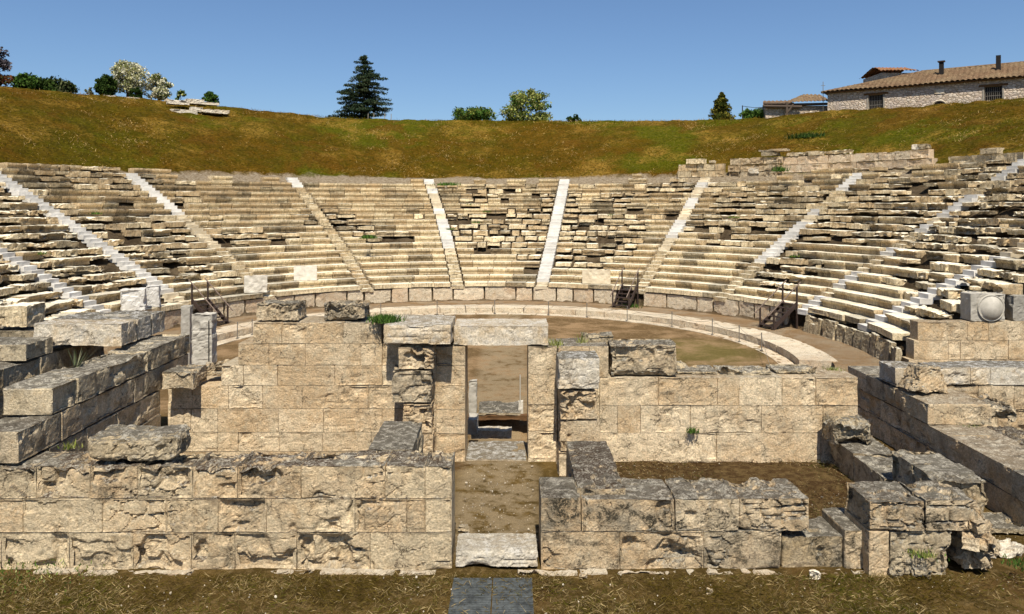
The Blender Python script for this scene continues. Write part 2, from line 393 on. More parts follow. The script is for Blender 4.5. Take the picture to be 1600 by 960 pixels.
def build_ground():
    def ax(lo, hi, st, far):
        a = np.arange(lo, hi+1e-6, st); g = []
        v = st*2; p = hi
        while p < far: p += v; g.append(p); v *= 1.6
        b = []; v = st*2; p = lo
        while p > -far: p -= v; b.append(p); v *= 1.6
        return np.array(b[::-1]+list(a)+g)
    xs = ax(-13, 13, .11, 900); ys = ax(8, 30, .11, 900)
    X, Y = np.meshgrid(xs, ys, indexing='ij'); P = np.stack([X.ravel(), Y.ravel(), 0*X.ravel()], 1)
    d = np.hypot(P[:, 0]-TX, P[:, 1]-TY)
    z = .025*vn(P*1.1, 31)+.012*vn(P*5, 32)
    z = z*np.where((d < 14), .4, 1)
    z = np.where(d > 14.6, z-.03, z)
    # soil banked up in the small court behind the right front wall
    z = z+.12*sst(0, .5, 1-np.hypot((P[:, 0]-6.2)/2.4, (P[:, 1]-18)/1.5))
    inp = (P[:, 0] > PIT[0]) & (P[:, 0] < PIT[1]) & (P[:, 1] > PIT[2]) & (P[:, 1] < PIT[3])
    z = np.where(inp, -.75, z)
    P[:, 2] = z
    n, m = X.shape; ix = np.arange(n*m).reshape(n, m)
    Fq = np.stack([ix[:-1, :-1], ix[1:, :-1], ix[1:, 1:], ix[:-1, 1:]], -1).reshape(-1, 4)
    mb = MB(); mb.add(P, Fq); tag(mb.build('ground', M['ground'], loc=(0, 0, 0), smooth=True), kind='structure')
build_ground()

# ------------------------------------------------------------------ cavea
RR, RD = .40, .74
def rk(k): return 16.65+RD*k
def zk(k): return 1.5+RR*k
AIS = [(-83.5, -84), (-67, -69.8), (-49, -53), (-27.5, -31), (-7.4, -10.4), (11.4, 10.9), (33.5, 32.4), (52.3, 54), (72.4, 73), (89.5, 92.5)]
def aang(i, k): a, b = AIS[i]; return R(a+(b-a)*k/18.)
ANAMES = ['far left white stairway', 'left white stairway running up from the paired marble blocks', 'cream stairway with a white top left of the conifer', 'worn cream stairway below the conifer', 'left of the two central stairways', 'right of the two central stairways', 'stairway above the middle metal steps', 'stairway that ends at the ashlar wall on the slope', 'right white stairway above the right metal steps', 'far right white stairway near the bossed block']
SW = .43
LIM = R(107)
YEND = 28.9
RS = [0, 0, 2.5, 8, 7, 4.5, 5, 6, 3.5, 2, 1.2]          # first ruined row of each wedge
def ruin(w, th, k):
    n = float(vn(np.array([[math.degrees(th)*.10, k*.28, 3.]]), 41)[0])
    v = max(0., min(1., (k-RS[w]+n*4.5)/3.0+.12))*(1. if w not in (3, 4) else .62)
    if k >= 12 and 2 <= w <= 7: v *= .62 if n > -.1 else .38
    return v
wl = ['wedge of ruined stone seating left of the %s' % ANAMES[0]]
WLAB = ['ruined seat tiers left of the far left white stairway',
 'broken seat tiers between the two leftmost white stairways',
 'broken seat tiers right of the long left white stairway',
 'mostly intact seat tiers above the upright white-grey blocks at left',
 'seat tiers between the worn cream stairway and the central-left stairway',
 'gap-riddled seat tiers between the two central stairways',
 'seat tiers behind the pale upright slab near the middle metal steps',
 'seat tiers right of the middle metal steps, below the stepped blocks',
 'tumbled seat tiers below the ashlar wall on the slope',
 'tumbled seat tiers between the two rightmost white stairways',
 'seat tiers at the right edge behind the round-bossed block']
wedges = []
loose = []
ROWN = ['lowest', 'second', 'third', 'fourth', 'fifth', 'sixth', 'seventh', 'eighth', 'ninth', 'tenth', 'eleventh', 'twelfth', 'thirteenth', 'fourteenth', 'fifteenth', 'sixteenth', 'seventeenth', 'eighteenth', 'nineteenth', 'twentieth']
def toneof(th, k, ru):
    side = min(1, abs(th)/1.2); b = rnd.uniform(.95, 1.2); l = rnd.uniform(0, .3)+.3*ru*rnd.random(); w = rnd.uniform(0, .9)
    q = rnd.random()
    if q < .05+.17*side: b *= .62; l = .9; nm = 'dark grey'
    elif q < .22+.22*side and ru > .2: w = 1.5; b *= .92; nm = 'orange-tan'
    elif q < .42: b *= 1.12; w = 0; l = 0; nm = 'pale cream'
    else: nm = 'tan'
    return (b*rnd.uniform(.94, 1.05), w, l), nm
for w in range(11):
    th0 = -LIM if w == 0 else AIS[w-1][0]; th1 = LIM if w == 10 else AIS[w][0]
    mid = R(th0+th1)/2 if 0 < w < 10 else (R(-93) if w == 0 else R(97))
    wt = thing('seating_wedge', (TX+17*math.sin(mid), TY+17*math.cos(mid), 1.2), WLAB[w], 'seating', 'wedges of seat tiers between the stairways')
    wedges.append(wt)
    for k in range(20):
        r = rk(k)
        g = (SW+.03)/r
        a0 = -LIM if w == 0 else aang(w-1, k)+g
        a1 = LIM if w == 10 else aang(w, k)-g
        th = a0; mb = MB(); cnt = 0
        while th < a1-.25/r:
            ru = ruin(w, th, k)
            L = rnd.uniform(.75, 1.75) if ru < .5 else rnd.uniform(.55, 1.6)
            dth = L/r
            if th+dth > a1-.35/r: dth = a1-th; L = dth*r
            tm = th+dth/2; th += dth
            X = TX+r*math.sin(tm); Y = TY+r*math.cos(tm)
            if Y-L/2*abs(math.sin(tm))-.25 < YEND: continue
            # the two topmost rows only survive towards the wings
            if k >= 18:
                pr = .95 if abs(tm) > R(47) else (.30 if k == 18 else .02)
                if rnd.random() > pr: continue
            ru2 = ru*rnd.random()**.7
            if ru > .3 and rnd.random() < .085*ru+.01: continue
            tt, nm = toneof(tm, k, ru)
            dist = math.hypot(X, Y); px = CX+F*X/Y
            res = .10 if Y < 42 else .14
            vis = -60 < px < 1660
            if not vis: res = .3
            big = False
            if ru2 < .30:
                hgt = .40 if k else .27
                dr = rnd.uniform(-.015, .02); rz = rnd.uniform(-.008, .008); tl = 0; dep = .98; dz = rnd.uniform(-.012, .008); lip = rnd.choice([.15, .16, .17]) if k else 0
                rough = .3+1.2*ru; chip = .25+.7*ru
                if rnd.random() < .12: dep = .9; dr += .1; chip = 1.
            else:
                hgt = rnd.choice([.27, .31, .34, .38, .42]); dr = rnd.uniform(-.20, .26)*ru2; rz = rnd.uniform(-.10, .10)*ru2; tl = rnd.uniform(-.07, .05)*ru2
                dep = rnd.uniform(.7, 1.0); dz = rnd.uniform(-.07, .06)*ru2; lip = 0; rough = 1.1; chip = rnd.uniform(.6, 1.3); L *= rnd.uniform(.86, 1.)
                big = ru2 > .55 and abs(dr) > .08
            rc = r+dep/2+dr
            c = (TX+rc*math.sin(tm), TY+rc*math.cos(tm), zk(k)-hgt/2+dz)
            tgt = mb
            if big and vis and k < 19:
                tgt = MB()
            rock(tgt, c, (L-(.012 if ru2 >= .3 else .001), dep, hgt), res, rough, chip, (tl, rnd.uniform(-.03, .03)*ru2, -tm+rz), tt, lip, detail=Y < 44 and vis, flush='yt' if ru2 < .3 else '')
            if hgt < .33 and rnd.random() < .45 and tgt is mb:   # underlying riser stone, set back
                rock(mb, (TX+(rc+.12)*math.sin(tm), TY+(rc+.12)*math.cos(tm), zk(k)-.4+.04), (L*.9, dep*.8, .2), .2, .6, .6, (0, 0, -tm), (tt[0]*.9, tt[1], .8), 0, detail=False)
            if tgt is mb: cnt += 1
            else:
                loose.append((L*hgt/dist**2*(1+dep), tgt, w, k, nm, tm, L, mb if False else None, wt))
            # rubble fallen on the tread
            if ru2 > .5 and rnd.random() < .10 and k < 17:
                rock(mb, (TX+(rc+.1)*math.sin(tm), TY+(rc+.1)*math.cos(tm), zk(k)+.07), (rnd.uniform(.25, .6), rnd.uniform(.2, .4), rnd.uniform(.14, .26)), .08, 1, 1.5, (rnd.uniform(-.2, .2), 0, rnd.random()*3), (1., rnd.random(), .2), 0, detail=False)
        if mb.n: mb.build('seat_row', M['seat'], wt)
loose.sort(key=lambda t: -t[0])
keep = loose[:210]; rest = loose[210:]
byrow = {}
for it in rest: byrow.setdefault((it[2], it[3]), []).append(it)
for (w, k), its in byrow.items():
    mb = MB()
    for it in its:
        for v, f, t in zip(it[1].V, it[1].F, it[1].T): mb.add(v, f, t)
    o = mb.build('seat_row', M['seat'], wedges[w]); o['label'] = 'shifted broken slabs of this row'
WSHORT = ['left of the far left white stairway', 'between the two leftmost white stairways', 'right of the long left white stairway', 'in the intact left wedge', 'left of the central-left stairway', 'between the two central stairways', 'right of the central-right stairway', 'right of the middle metal steps', 'below the ashlar wall on the slope', 'between the two rightmost white stairways', 'at right edge behind the bossed block']
cntr = {}
for it in sorted(keep, key=lambda t: t[5]):
    key = (it[2], it[3]); cntr[key] = cntr.get(key, 0)+1; it_n = cntr[key]
    o = it[1].build('seat_slab', M['seat'])
    lg = 'long' if it[6] > 1.25 else ('short' if it[6] < .8 else 'broken')
    tag(o, '%s %s slab, %s row, %s, %s from left' % (lg, it[4], ROWN[it[3]], WSHORT[it[2]], (['first']+ROWN[1:])[it_n-1]), 'stone slab', 'shifted seat slabs')
# stairways
WH = [set(range(0, 20)), set(range(2, 20)), {18, 17, 16, 15, 14, 13, 12}, {18, 17}, {18, 16, 12, 10, 9, 8, 7, 6}, set(range(1, 19)), {17, 14, 13, 10, 9, 8}, {19, 18, 17, 16, 12, 10, 9, 8, 7, 6, 5}, {19, 18, 17, 14, 13, 12, 10, 7, 4, 3, 1, 0}, {19, 18, 17, 16, 11, 10, 7, 6, 5, 4, 3, 2, 1, 0}]
for i in range(10):
    a = aang(i, 0)
    st = thing('stairway', (TX+16.6*math.sin(a), TY+16.6*math.cos(a), 1.2), ANAMES[i]+', climbing the seat tiers', 'stairway', 'stairways between the seating wedges')
    top = 18 if 1 < i < 8 else 19
    if i == 2: top = 18
    for k in range(top+1):
        a = aang(i, k); r = rk(k)
        if (i == 3 and k < 17) or (i == 7 and k in (0, 1, 2, 3, 4, 13, 14, 15)) or (i == 2 and k < 7) or (i == 8 and k in (2, 5, 6, 8, 9, 15, 16)) or (i == 6 and k in (0, 1, 2, 3, 4, 5)) or (i == 4 and k in (0, 1, 2, 3, 4)): col = None
        else: col = M['marble'] if k in WH[i] else M['cream']
        for hlf in (0, 1):
            rr_ = r+hlf*RD/2; zt = zk(k)-(RR/2 if hlf == 0 else 0)+.03
            Y = TY+rr_*math.cos(a)
            if Y < YEND+.2: continue
            mt = col if col else M['seat']
            mb = MB(); rough = .35 if (col is M['marble']) else .8
            j = 0 if col is M['marble'] else rnd.uniform(-.03, .03)
            rock(mb, (TX+(rr_+.32+j)*math.sin(a), TY+(rr_+.32+j)*math.cos(a), zt-.14), (SW*2+(0 if col is M['marble'] else rnd.uniform(-.12, .0)), .64, .28), .16, rough, .08 if col is M['marble'] else .5, (0, 0, -a), (rnd.uniform(.76, 1.05), rnd.random()*.8, .1), 0, detail=False)
            mb.build('step', mt, st)
# podium wall of upright slabs
pod = thing('podium_wall', (TX, TY+16.7, .3), 'curved wall of upright cream slabs below the lowest seat row', 'wall')
th = R(-97); gaps = [AIS[i][0] for i in range(10)]
while th < R(66):
    L = rnd.choice([1.05, 1.3, 1.7, 2.0, 1.5]); dth = L/16.7; tm = th+dth/2; th += dth+.003
    near = any(abs(math.degrees(tm)-g) < 1.1 for g in (-66, 31.6))
    if rnd.random() < .02 or near: continue
    mb = MB(); hgt = .93+rnd.uniform(-.04, .02)
    Y = TY+16.85*math.cos(tm)
    if Y < YEND: continue
    rock(mb, (TX+16.87*math.sin(tm), TY+16.87*math.cos(tm), .28+hgt/2), (L, .32, hgt), .07, .3, .35, (rnd.uniform(-.01, .01), 0, -tm), (rnd.uniform(.85, 1.05), rnd.random()*.9, .12), 0)
    mb.build('upright_slab', M['podium'], pod)
th = R(74)
while th < R(103):
    L = rnd.uniform(.62, .85) if th > R(79) else 1.25; dth = L/16.6; tm = th+dth/2; th += dth+.004
    mb = MB(); hgt = rnd.uniform(.85, 1.05)
    rock(mb, (TX+16.55*math.sin(tm), TY+16.55*math.cos(tm), .2+hgt/2), (L, .28, hgt), .06, .6, 1.3, (rnd.uniform(-.22, -.08), rnd.uniform(-.09, .09), -tm+rnd.uniform(-.1, .1)), (rnd.uniform(.62, .8), rnd.random()*.6, .5), 0)
    o = mb.build('leaning_slab', M['seat'], pod); o['label'] = 'grey broken upright slab leaning back at the right end'
# orchestra ring: flat kerb + raised step
def ring(name, label, r0, r1, z0, z1, mat, Ls, a0=-98, a1=97, part='stone_block', rough=.25, chip=.2, warm=.3):
    t = thing(name, (TX, TY+r0, z0), label, 'kerb'); th = R(a0)
    while th < R(a1):
        L = rnd.uniform(*Ls); dth = L/r0; tm = th+dth/2; th += dth
        mb = MB(); rm = (r0+r1)/2
        rock(mb, (TX+rm*math.sin(tm), TY+rm*math.cos(tm), (z0+z1)/2), (L*rm/r0*.998, r1-r0, z1-z0), .09, rough, chip, (0, 0, -tm), (rnd.uniform(.88, 1.05), rnd.random()*warm*2, .12), 0)
        V = mb.V[0]  # bend the block to the arc
        dx = V[:, 0]-TX; dy = V[:, 1]-TY; u = dx*math.cos(tm)-dy*math.sin(tm); v = dx*math.sin(tm)+dy*math.cos(tm)
        an = u/rm; V[:, 0] = TX+v*np.sin(tm+an); V[:, 1] = TY+v*np.cos(tm+an)
        mb.build(part, mat, t)
    return t
ring('orchestra_kerb', 'flat pale kerb line round the dirt orchestra floor', 12.45, 13.12, -.2, .045, M['podium'], (1.4, 2.0))
ring('orchestra_step', 'raised curved stone step ringing the orchestra behind the rope posts', 13.14, 14.65, -.1, .34, M['podium'], (1.3, 1.9))
# circle/ray helper
def on_ring(px, r, far=True, tx=TX, ty=TY):
    k = (px-CX)/F; a = k*k+1; b = -2*(k*tx+ty); c = tx*tx+ty*ty-r*r
    d = b*b-4*a*c
    if d < 0: d = 0
    Y = (-b+(1 if far else -1)*math.sqrt(d))/(2*a); return k*Y, Y
# rope posts
POS = []
for px in (452, 520, 595, 683, 773, 857, 917, 980, 1050, 1113, 1155, 1190): POS.append(on_ring(px, 12.6))
POS.append(on_ring(1211, 12.6, False))
for px in (394, 371): POS.insert(0, on_ring(px, 12.7))
pl = ['slim grey rope post on the kerb, %s' % s for s in ('leftmost, beside the grey marble pillar', 'second from the grey marble pillar', 'hidden low behind the left wall block', 'behind the pitted block on the wall', 'above the green weed on the wall', 'left of the left central stairway foot', 'right of the left central stairway foot', 'nearest the right end of the door lintel', 'left of the middle metal steps', 'below the middle metal steps', 'first to the right of the middle metal steps', 'behind the green dirt patch', 'left of the right metal steps', 'second from the right end', 'at the right end of the row')]
for i, (x, y) in enumerate(POS):
    t = thing('rope_post', (x, y, .04), pl[i], 'post', 'posts of the rope barrier round the orchestra')
    mb = MB(); tube(mb, [(x, y, .04), (x, y, .80)], .022, 8); mb.build('shaft', M['post'], t)
    mb = MB(); tube(mb, [(x, y, .04), (x, y, .07)], .07, 10); mb.build('foot', M['post'], t)
    mb = MB(); tube(mb, [(x, y, .80), (x, y, .84)], [.032, .02], 8); mb.build('cap', M['post'], t)
    if i+1 < len(POS):
        x2, y2 = POS[i+1]; mb = MB()
        tube(mb, [(x+(x2-x)*s, y+(y2-y)*s, .75-.22*4*s*(1-s)) for s in np.linspace(0, 1, 9)], .008, 5)
        tag(mb.build('barrier_rope', M['post']), pl[i].replace('slim grey rope post on the kerb, ', 'thin sagging rope whose left post is '), 'rope', 'ropes between the posts')
# metal steps
def metal_steps(deg, label, r0=15.15, w=.98, n=6):
    a = R(deg); er = np.array([math.sin(a), math.cos(a)]); et = np.array([math.cos(a), -math.sin(a)])
    b = np.array([TX, TY])+er*r0; run = 1.55; z0 = .30; rise = 1.25
    def P(u, t, z): q = b+er*u+et*t; return (q[0], q[1], z)
    t = thing('metal_steps', (b[0], b[1], z0), label, 'steps', 'dark metal steps up to the seats')
    for s in (-1, 1):
        mb = MB(); L = math.hypot(run, rise)
        box(mb, P(run/2, s*w/2, z0+rise/2+.02), (.05, L, .20), (math.atan2(rise, run), 0, -a)); mb.build('stringer', M['metal'], t)
        for u in (.08, run-.05):
            mb = MB(); zb = z0 if u < .5 else z0
            box(mb, P(u, s*(w/2+.035), (zb+z0+rise*u/run+.95)/2), (.07, .07, z0+rise*u/run+.95-zb), (0, 0, -a)); mb.build('post', M['metal'], t)
        mb = MB(); tube(mb, [P(-.28, s*(w/2+.035), z0+.95-.28*rise/run), P(run+.18, s*(w/2+.035), z0+rise+.95+.18*rise/run)], .032, 8); mb.build('handrail', M['rail'], t)
    for i in range(n):
        mb = MB(); box(mb, P(run*(i+.5)/n, 0, z0+rise*(i+.8)/n), (w, .27, .04), (0, 0, -a)); mb.build('tread', M['metal'], t)
    return t
metal_steps(31.6, 'dark brown metal steps with handrails in the middle of the podium wall')
metal_steps(-64.8, 'dark brown metal steps behind the grey marble pillar at left')
metal_steps(69.5, 'dark brown metal steps at the right beside the leaning broken slabs')
# upright marble blocks standing on the lowest rows
def mblock(px0, px1, pyt, pyb, z, name, label, mat, dep=.35, cat='stone block', res=.06, rough=.35, chip=.5, tint=None, rz=0):
    Y = on_ring((px0+px1)/2, 16.95+.74*(z-1.5)/.4)[1]; X0, X1 = xx(px0, Y), xx(px1, Y); zt = z+(pyb-pyt)*Y/F; mb = MB()
    rock(mb, ((X0+X1)/2, Y+dep/2, (z+zt)/2), (X1-X0, dep, zt-z), res, rough, chip, (0, 0, rz), tint or (1, .3, .2)); o = mb.build(name, mat); return tag(o, label, cat)
mblock(380, 416, 425, 453, 1.5, 'marble_slab', 'upright blue-grey marble slab on the lowest seat row, left of its pale twin', M['oldmarble'], tint=(1.25, .3, .1), rz=.3)
mblock(458, 494, 420, 444, 1.9, 'marble_slab', 'upright pale rounded marble slab two wedges left of the centre', M['oldmarble'], tint=(1.45, .3, .1), rz=.25)
mblock(910, 955, 419, 443, 1.5, 'marble_slab', 'wide upright pale slab left of the middle metal steps', M['cream'], tint=(.95, .3, .1), rz=-.2)
mblock(184, 222, 447, 483, 1.5, 'marble_block', 'rough white marble block, left of the pair on the lower left seats', M['marble'], dep=.7, rough=1., chip=1., tint=(.78, .3, .1), rz=.3)
mblock(224, 246, 443, 478, 1.5, 'marble_block', 'narrower white marble block, right of the pair on the lower left seats', M['marble'], dep=.6, rough=1., chip=1., tint=(.72, .3, .1), rz=.3)

# ------------------------------------------------------------------ ashlar walls of the stage building
def ashlar(parent, Yf, depth, courses, mat, res=.045, rough=1., chip=.8, li=.5, bright=1., joint=.002, part='stone_block', warm=None, jitter=.010):
    """courses: (y_top, y_bottom, [joint pixel columns]) measured on the wall face at distance Yf"""
    y00 = min(c[0] for c in courses)
    for (yt, yb, js) in courses:
        tp = yt <= y00+3; lk = 1.9 if tp else 1.
        zt, zb = zy(yt, Yf), zy(yb, Yf)
        if yb >= 880: zb = min(zb, -.05)
        for a, b in zip(js[:-1], js[1:]):
            xa, xb = xx(a, Yf), xx(b, Yf); dj = rnd.uniform(0, jitter); mb = MB()
            rock(mb, ((xa+xb)/2, Yf+dj+depth/2, (zt+zb)/2), (xb-xa-joint, depth, zt-zb-joint*.5), res, rough*rnd.uniform(.45, 1.35), chip*rnd.uniform(.5, 1.3), (0, 0, 0), (bright*rnd.uniform(.90, 1.09), rnd.random() if warm is None else warm*rnd.uniform(.4, 1.3), lk*li*rnd.uniform(.6, 1.3)), flush='yt' if tp else 'y')
            mb.build(part, mat, parent)
YA = yz(888, 0)        # front face of the nearer walls
YB = yz(722, 0)        # face of the taller wall with the doorway
zA = zy(728, YA)
DA = yz(703, zA)-YA
A = thing('front_wall', (xx(420, YA), YA, 0), 'long low ashlar wall with a dark mossy top, left of the passage in the foreground', 'wall')
ashlar(A, YA, DA, [
 (728, 780, [-130, -40, 55, 140, 214, 300, 370, 470, 601, 664, 706]),
 (780, 833, [-110, 35, 159, 258, 340, 416, 554, 635, 664, 706]),
 (833, 890, [-90, 0, 107, 207, 298, 366, 463, 578, 706])], M['wallred'], .03, 1.45, .8, .50, 1.12)
# passage threshold
mb = MB(); z0 = zy(860, YA)
rock(mb, (xx(776, YA), YA+.38, z0/2), (xx(843, YA)-xx(709, YA)-.02, .78, z0+.02), .035, .6, 1.5, tint=(.88, .2, 0.3)); tag(mb.build('threshold_block', M['pale']), 'white rough stone block closing the foot of the passage between the two front walls', 'stone block')
# right front wall
B = thing('front_wall', (xx(1040, YA), YA, 0), 'low L-shaped ashlar wall of large blocks right of the passage', 'wall')
zB = zy(780, YA); DB = yz(746, zB)-YA
ashlar(B, YA, DB, [(778, 831, [845, 908]), (780, 831, [909, 1055]), (779, 831, [1056, 1156, 1265]),
 (831, 890, [845, 969, 1100, 1222])], M['wall'], .03, 1.9, 1.2, .85)
mb = MB(); Yb = yz(697, zB)
rock(mb, (xx(924, 15.2)+.04, (YA+.22+Yb)/2, zB/2+.09), (xx(953, Yb)-xx(889, Yb), Yb-YA-.22, zB+.06), .035, 1.6, 1.0, tint=(.9, .4, 1.2), flush='xyt'); o = mb.build('return_block', M['wallred'], B); o['label'] = 'dark mossy block running back from the wall'
ls = thing('low_wall_piece', (xx(1280, YA), YA+.1, 0), 'sunken broken wall stump between the right wall and the corner block', 'wall')
ashlar(ls, YA+.10, .95, [(838, 890, [1222, 1318])], M['grey'], .034, 1.8, 1.2, 1.)
ashlar(ls, YA+.02, 1.05, [(829, 890, [1320, 1358])], M['wall'], .034, 1.2, 1., .9)
# corner block: L-shaped, with its arm running back
Cw = thing('corner_wall', (xx(1440, YA), YA, 0), 'corner of large dark-topped blocks with crumbling yellow end at lower right', 'wall')
Yc = 13.35; zC = zy(783, Yc); Ycb = yz(750, zC)
def blk(parent, x0, x1, y0, y1, z0, z1, mat, res=.04, rough=1., chip=1., tint=(1, .5, .8), name='stone_block', rot=(0, 0, 0), taper=0, label=None, fl='xyt'):
    mb = MB(); rock(mb, ((x0+x1)/2, (y0+y1)/2, (z0+z1)/2), (x1-x0, y1-y0, z1-z0), res, rough, chip, rot, tint, taper=taper, flush=fl if name == 'stone_block' else '')
    o = mb.build(name, mat, parent)
    if label: o['label'] = label
    return o
zc2 = zy(831, Yc)
blk(Cw, xx(1358, Yc), xx(1446, Yc), Yc, Ycb, zc2, zC, M['wall'], .03, 2., 1.3, (.95, .9, 1.5))
blk(Cw, xx(1446, Yc)+.01, xx(1530, Yc), Yc+.02, Ycb, zc2, zC+.01, M['wall'], .03, 2.2, 1.5, (1., .4, 1.5))
blk(Cw, xx(1358, Yc)+.01, xx(1392, Yc), Yc+.03, Ycb, -.1, zc2-.01, M['wall'], .034, .5, .5, (1.1, .8, .1))
blk(Cw, xx(1392, Yc)+.01, xx(1490, Yc), Yc+.05, Ycb, -.1, zc2-.01, M['grey'], .034, 1.6, 1.2, (1.1, .4, .9))
Yarm = yz(699, zC)
xa = xx(1385, Yarm)
blk(Cw, xa, xa+1.0, Ycb+.01, (Ycb+Yarm)/2, .1, zC+.0, M['grey'], .04, 1.1, .9, (1., .3, 1.1))
blk(Cw, xa+.02, xa+.98, (Ycb+Yarm)/2+.01, Yarm, .1, zC-.02, M['grey'], .04, 1.1, .9, (1.08, .3, 1.1))
mb = MB()
rock(mb, (xx(1500, Yc)+.32, Yc+.45, .5), (.5, .75, 1.0), .045, 1.6, 1.6, (0, 0, .1), (1.05, .6, .3), taper=.15)
for i in range(80):
    s = rnd.uniform(.12, .36); u = rnd.random(); z = rnd.random()**.8*1.05
    rock(mb, (xx(1500, Yc)+.12+rnd.uniform(0, .62)*(1-.45*z), Yc+rnd.uniform(-.02, .75), z), (s*1.3, s, s*.8), .045, 1.2, 1.6, (rnd.uniform(-.4, .4), rnd.uniform(-.4, .4), rnd.random()*3), (rnd.uniform(.95, 1.2), rnd.uniform(.2, .9), .25))
o = mb.build('rubble_core', M['wall'], Cw); o['label'] = 'crumbling yellowish rubble end'
# low cross wall from the corner back to the door wall
zq = zy(686, 19.1); yq0 = Yarm
cw = thing('cross_wall', (xa+.5, 17.5, 0), 'low dark-topped wall running back from the corner blocks to the tall wall', 'wall')
blk(cw, xa-.05, xa+1.0, Yarm+.02, (Yarm+YB)/2, -.1, .66, M['grey'], .045, .9, .7, (1., .3, 1.1))
blk(cw, xa-.05, xa+1.0, (Yarm+YB)/2+.01, YB-.02, -.1, .70, M['grey'], .045, .9, .7, (.95, .3, 1.1))
mb = MB(); rock(mb, (xx(1325, 18.7), 18.75, .68+.30), (xx(1358, 18.5)-xx(1292, 18.5), .75, .62), .04, 1.5, 1.5, (0, 0, .05), (1., .5, .9)); tag(mb.build('rough_block', M['grey']), 'rough pitted block sitting on the low cross wall beside the tall wall', 'stone block')
# door wall: left part
D = thing('door_wall', (xx(500, YB), YB, 0), 'tall stepped ashlar wall left of the doorway', 'wall')
TH = 1.15
ashlar(D, YB, TH, [
 (504, 537, [395, 440, 536, 596]),
 (537, 571, [372, 420, 477, 564, 597, 640, 681]),
 (571, 603, [345, 380, 433, 523, 597, 640, 681]),
 (603, 639, [262, 300, 357, 410, 472, 575, 640, 681]),
 (639, 676, [262, 298, 340, 435, 505, 597, 640, 681]),
 (676, 706, [262, 340, 372, 436, 504, 580, 640, 681]),
 (706, 724, [262, 330, 420, 500, 600, 681])], M['wall'], .05, .42, .35, .24, 1.2, .002, jitter=.003)
ashlar(D, YB+.01, TH, [(541, 571, [681, 727]), (571, 604, [681, 727]), (604, 640, [681, 727]), (640, 678, [681, 727]), (678, 724, [681, 727])], M['wall'], .045, .45, .3, .25, 1.15, .003, jitter=0, warm=.6)
# right part
E_ = thing('door_wall', (xx(1100, YB), YB, 0), 'broad ashlar wall right of the doorway with a ragged grey top', 'wall')
ashlar(E_, YB+.01, TH, [(541, 585, [825, 871]), (585, 632, [825, 871]), (632, 675, [825, 871]), (675, 724, [825, 871])], M['wall'], .045, .5, .35, .25, 1.15, .003, jitter=0, warm=.5)
ashlar(E_, YB+.02, TH+.1, [
 (541, 590, [872, 921, 951]),
 (590, 634, [872, 937, 1029, 1121, 1155, 1222, 1275, 1341]),
 (634, 677, [872, 937, 965, 1001, 1079, 1190, 1286, 1341]),
 (677, 724, [872, 937, 1120, 1282, 1341])], M['wall'], .05, .5, .45, .34, 1.17, .002, jitter=.003)
zt = zy(590, YB)
for (a, b, hh, dd, y0) in ((1061, 1130, .12, .9, .3), (1130, 1215, .10, .95, .22), (1216, 1290, .16, .8, .35)):
    blk(E_, xx(a, YB), xx(b, YB), YB+y0, YB+y0+dd, zt-.03, zt+hh, M['grey'], .045, 1.4, 1.6, (1.1, .3, 1.1), name='worn_coping')
# blocks lying on the walls
mb = MB(); Yt = YB+.12; zt0 = zy(504, YB)
rock(mb, (xx(433, Yt), Yt+.42, zt0+.25), (xx(468, Yt)-xx(398, Yt), .85, .50), .04, 1.1, .8, tint=(.98, .3, 1.1)); tag(mb.build('wall_block', M['wall']), 'grey-stained block on top of the tall left wall, left of the pitted one', 'stone block')
mb = MB(); rock(mb, (xx(538, Yt), Yt+.38, zt0+.25), (xx(573, Yt)-xx(503, Yt), .75, .50), .035, 2.0, 1.2, tint=(.95, .5, 1.3)); tag(mb.build('wall_block', M['wall']), 'deeply pitted block on top of the tall left wall beside the green weed', 'stone block')
mb = MB(); z1 = zy(603, YB)
rock(mb, (xx(284, 19.0), 19.2, z1+.25), (xx(310, 19)-xx(259, 19), .95, .50), .04, .8, .6, tint=(1., .3, .6)); tag(mb.build('wall_block', M['wall']), 'squared block at the left end of the tall wall, beside the corner', 'stone block')
mb = MB(); rock(mb, (xx(342, 19.5), 19.95, z1+.33), (.95, .7, .42), .04, 2., 1.5, tint=(1., .4, 1.2)); tag(mb.build('wall_block', M['wall']), 'broken grey slab bridging a gap near the left end of the tall wall', 'stone block')
mb = MB(); zu0 = zy(590, YB)
rock(mb, (xx(1007, YB), YB+.47, (zu0+zy(537, YB))/2), (xx(1061, YB)-xx(953, YB), .95, zy(537, YB)-zu0), .04, 1.0, .8, tint=(.98, .3, .9)); tag(mb.build('wall_block', M['wall']), 'large rough grey block on top of the wall right of the doorway', 'stone block')
mb = MB(); rock(mb, (xx(937, YB+.4), YB+1.0, zy(590, YB)+.52), (.9, .7, .95), .05, 1.2, 1.2, tint=(.95, .3, 1.1)); tag(mb.build('wall_block', M['grey']), 'crumbly block behind the white-capped pillar right of the doorway', 'stone block')
# lintels
mb = MB(); yb_, yt_ = 541, 508
rock(mb, ((xx(708, YB)+xx(858, YB))/2, YB+.6, (zy(yb_, YB)+zy(yt_, YB))/2), (xx(858, YB)-xx(708, YB), 1.25, zy(yt_, YB)-zy(yb_, YB)), .045, .22, .22, tint=(1., .45, .22)); tag(mb.build('door_lintel', M['pale']), 'smooth pale lintel block spanning the doorway', 'lintel')
mb = MB(); YL = 18.6
rock(mb, ((xx(597, YL)+xx(706, YL))/2, YL+.9, (zy(541, YL)+zy(508, YL))/2+.02), (xx(706, YL)-xx(597, YL)-.01, 1.85, zy(508, YL)-zy(541, YL)), .045, .45, .55, tint=(1., .5, .4)); tag(mb.build('door_lintel', M['pale']), 'pale overhanging beam block resting on the left pillar and throwing a shadow', 'lintel')
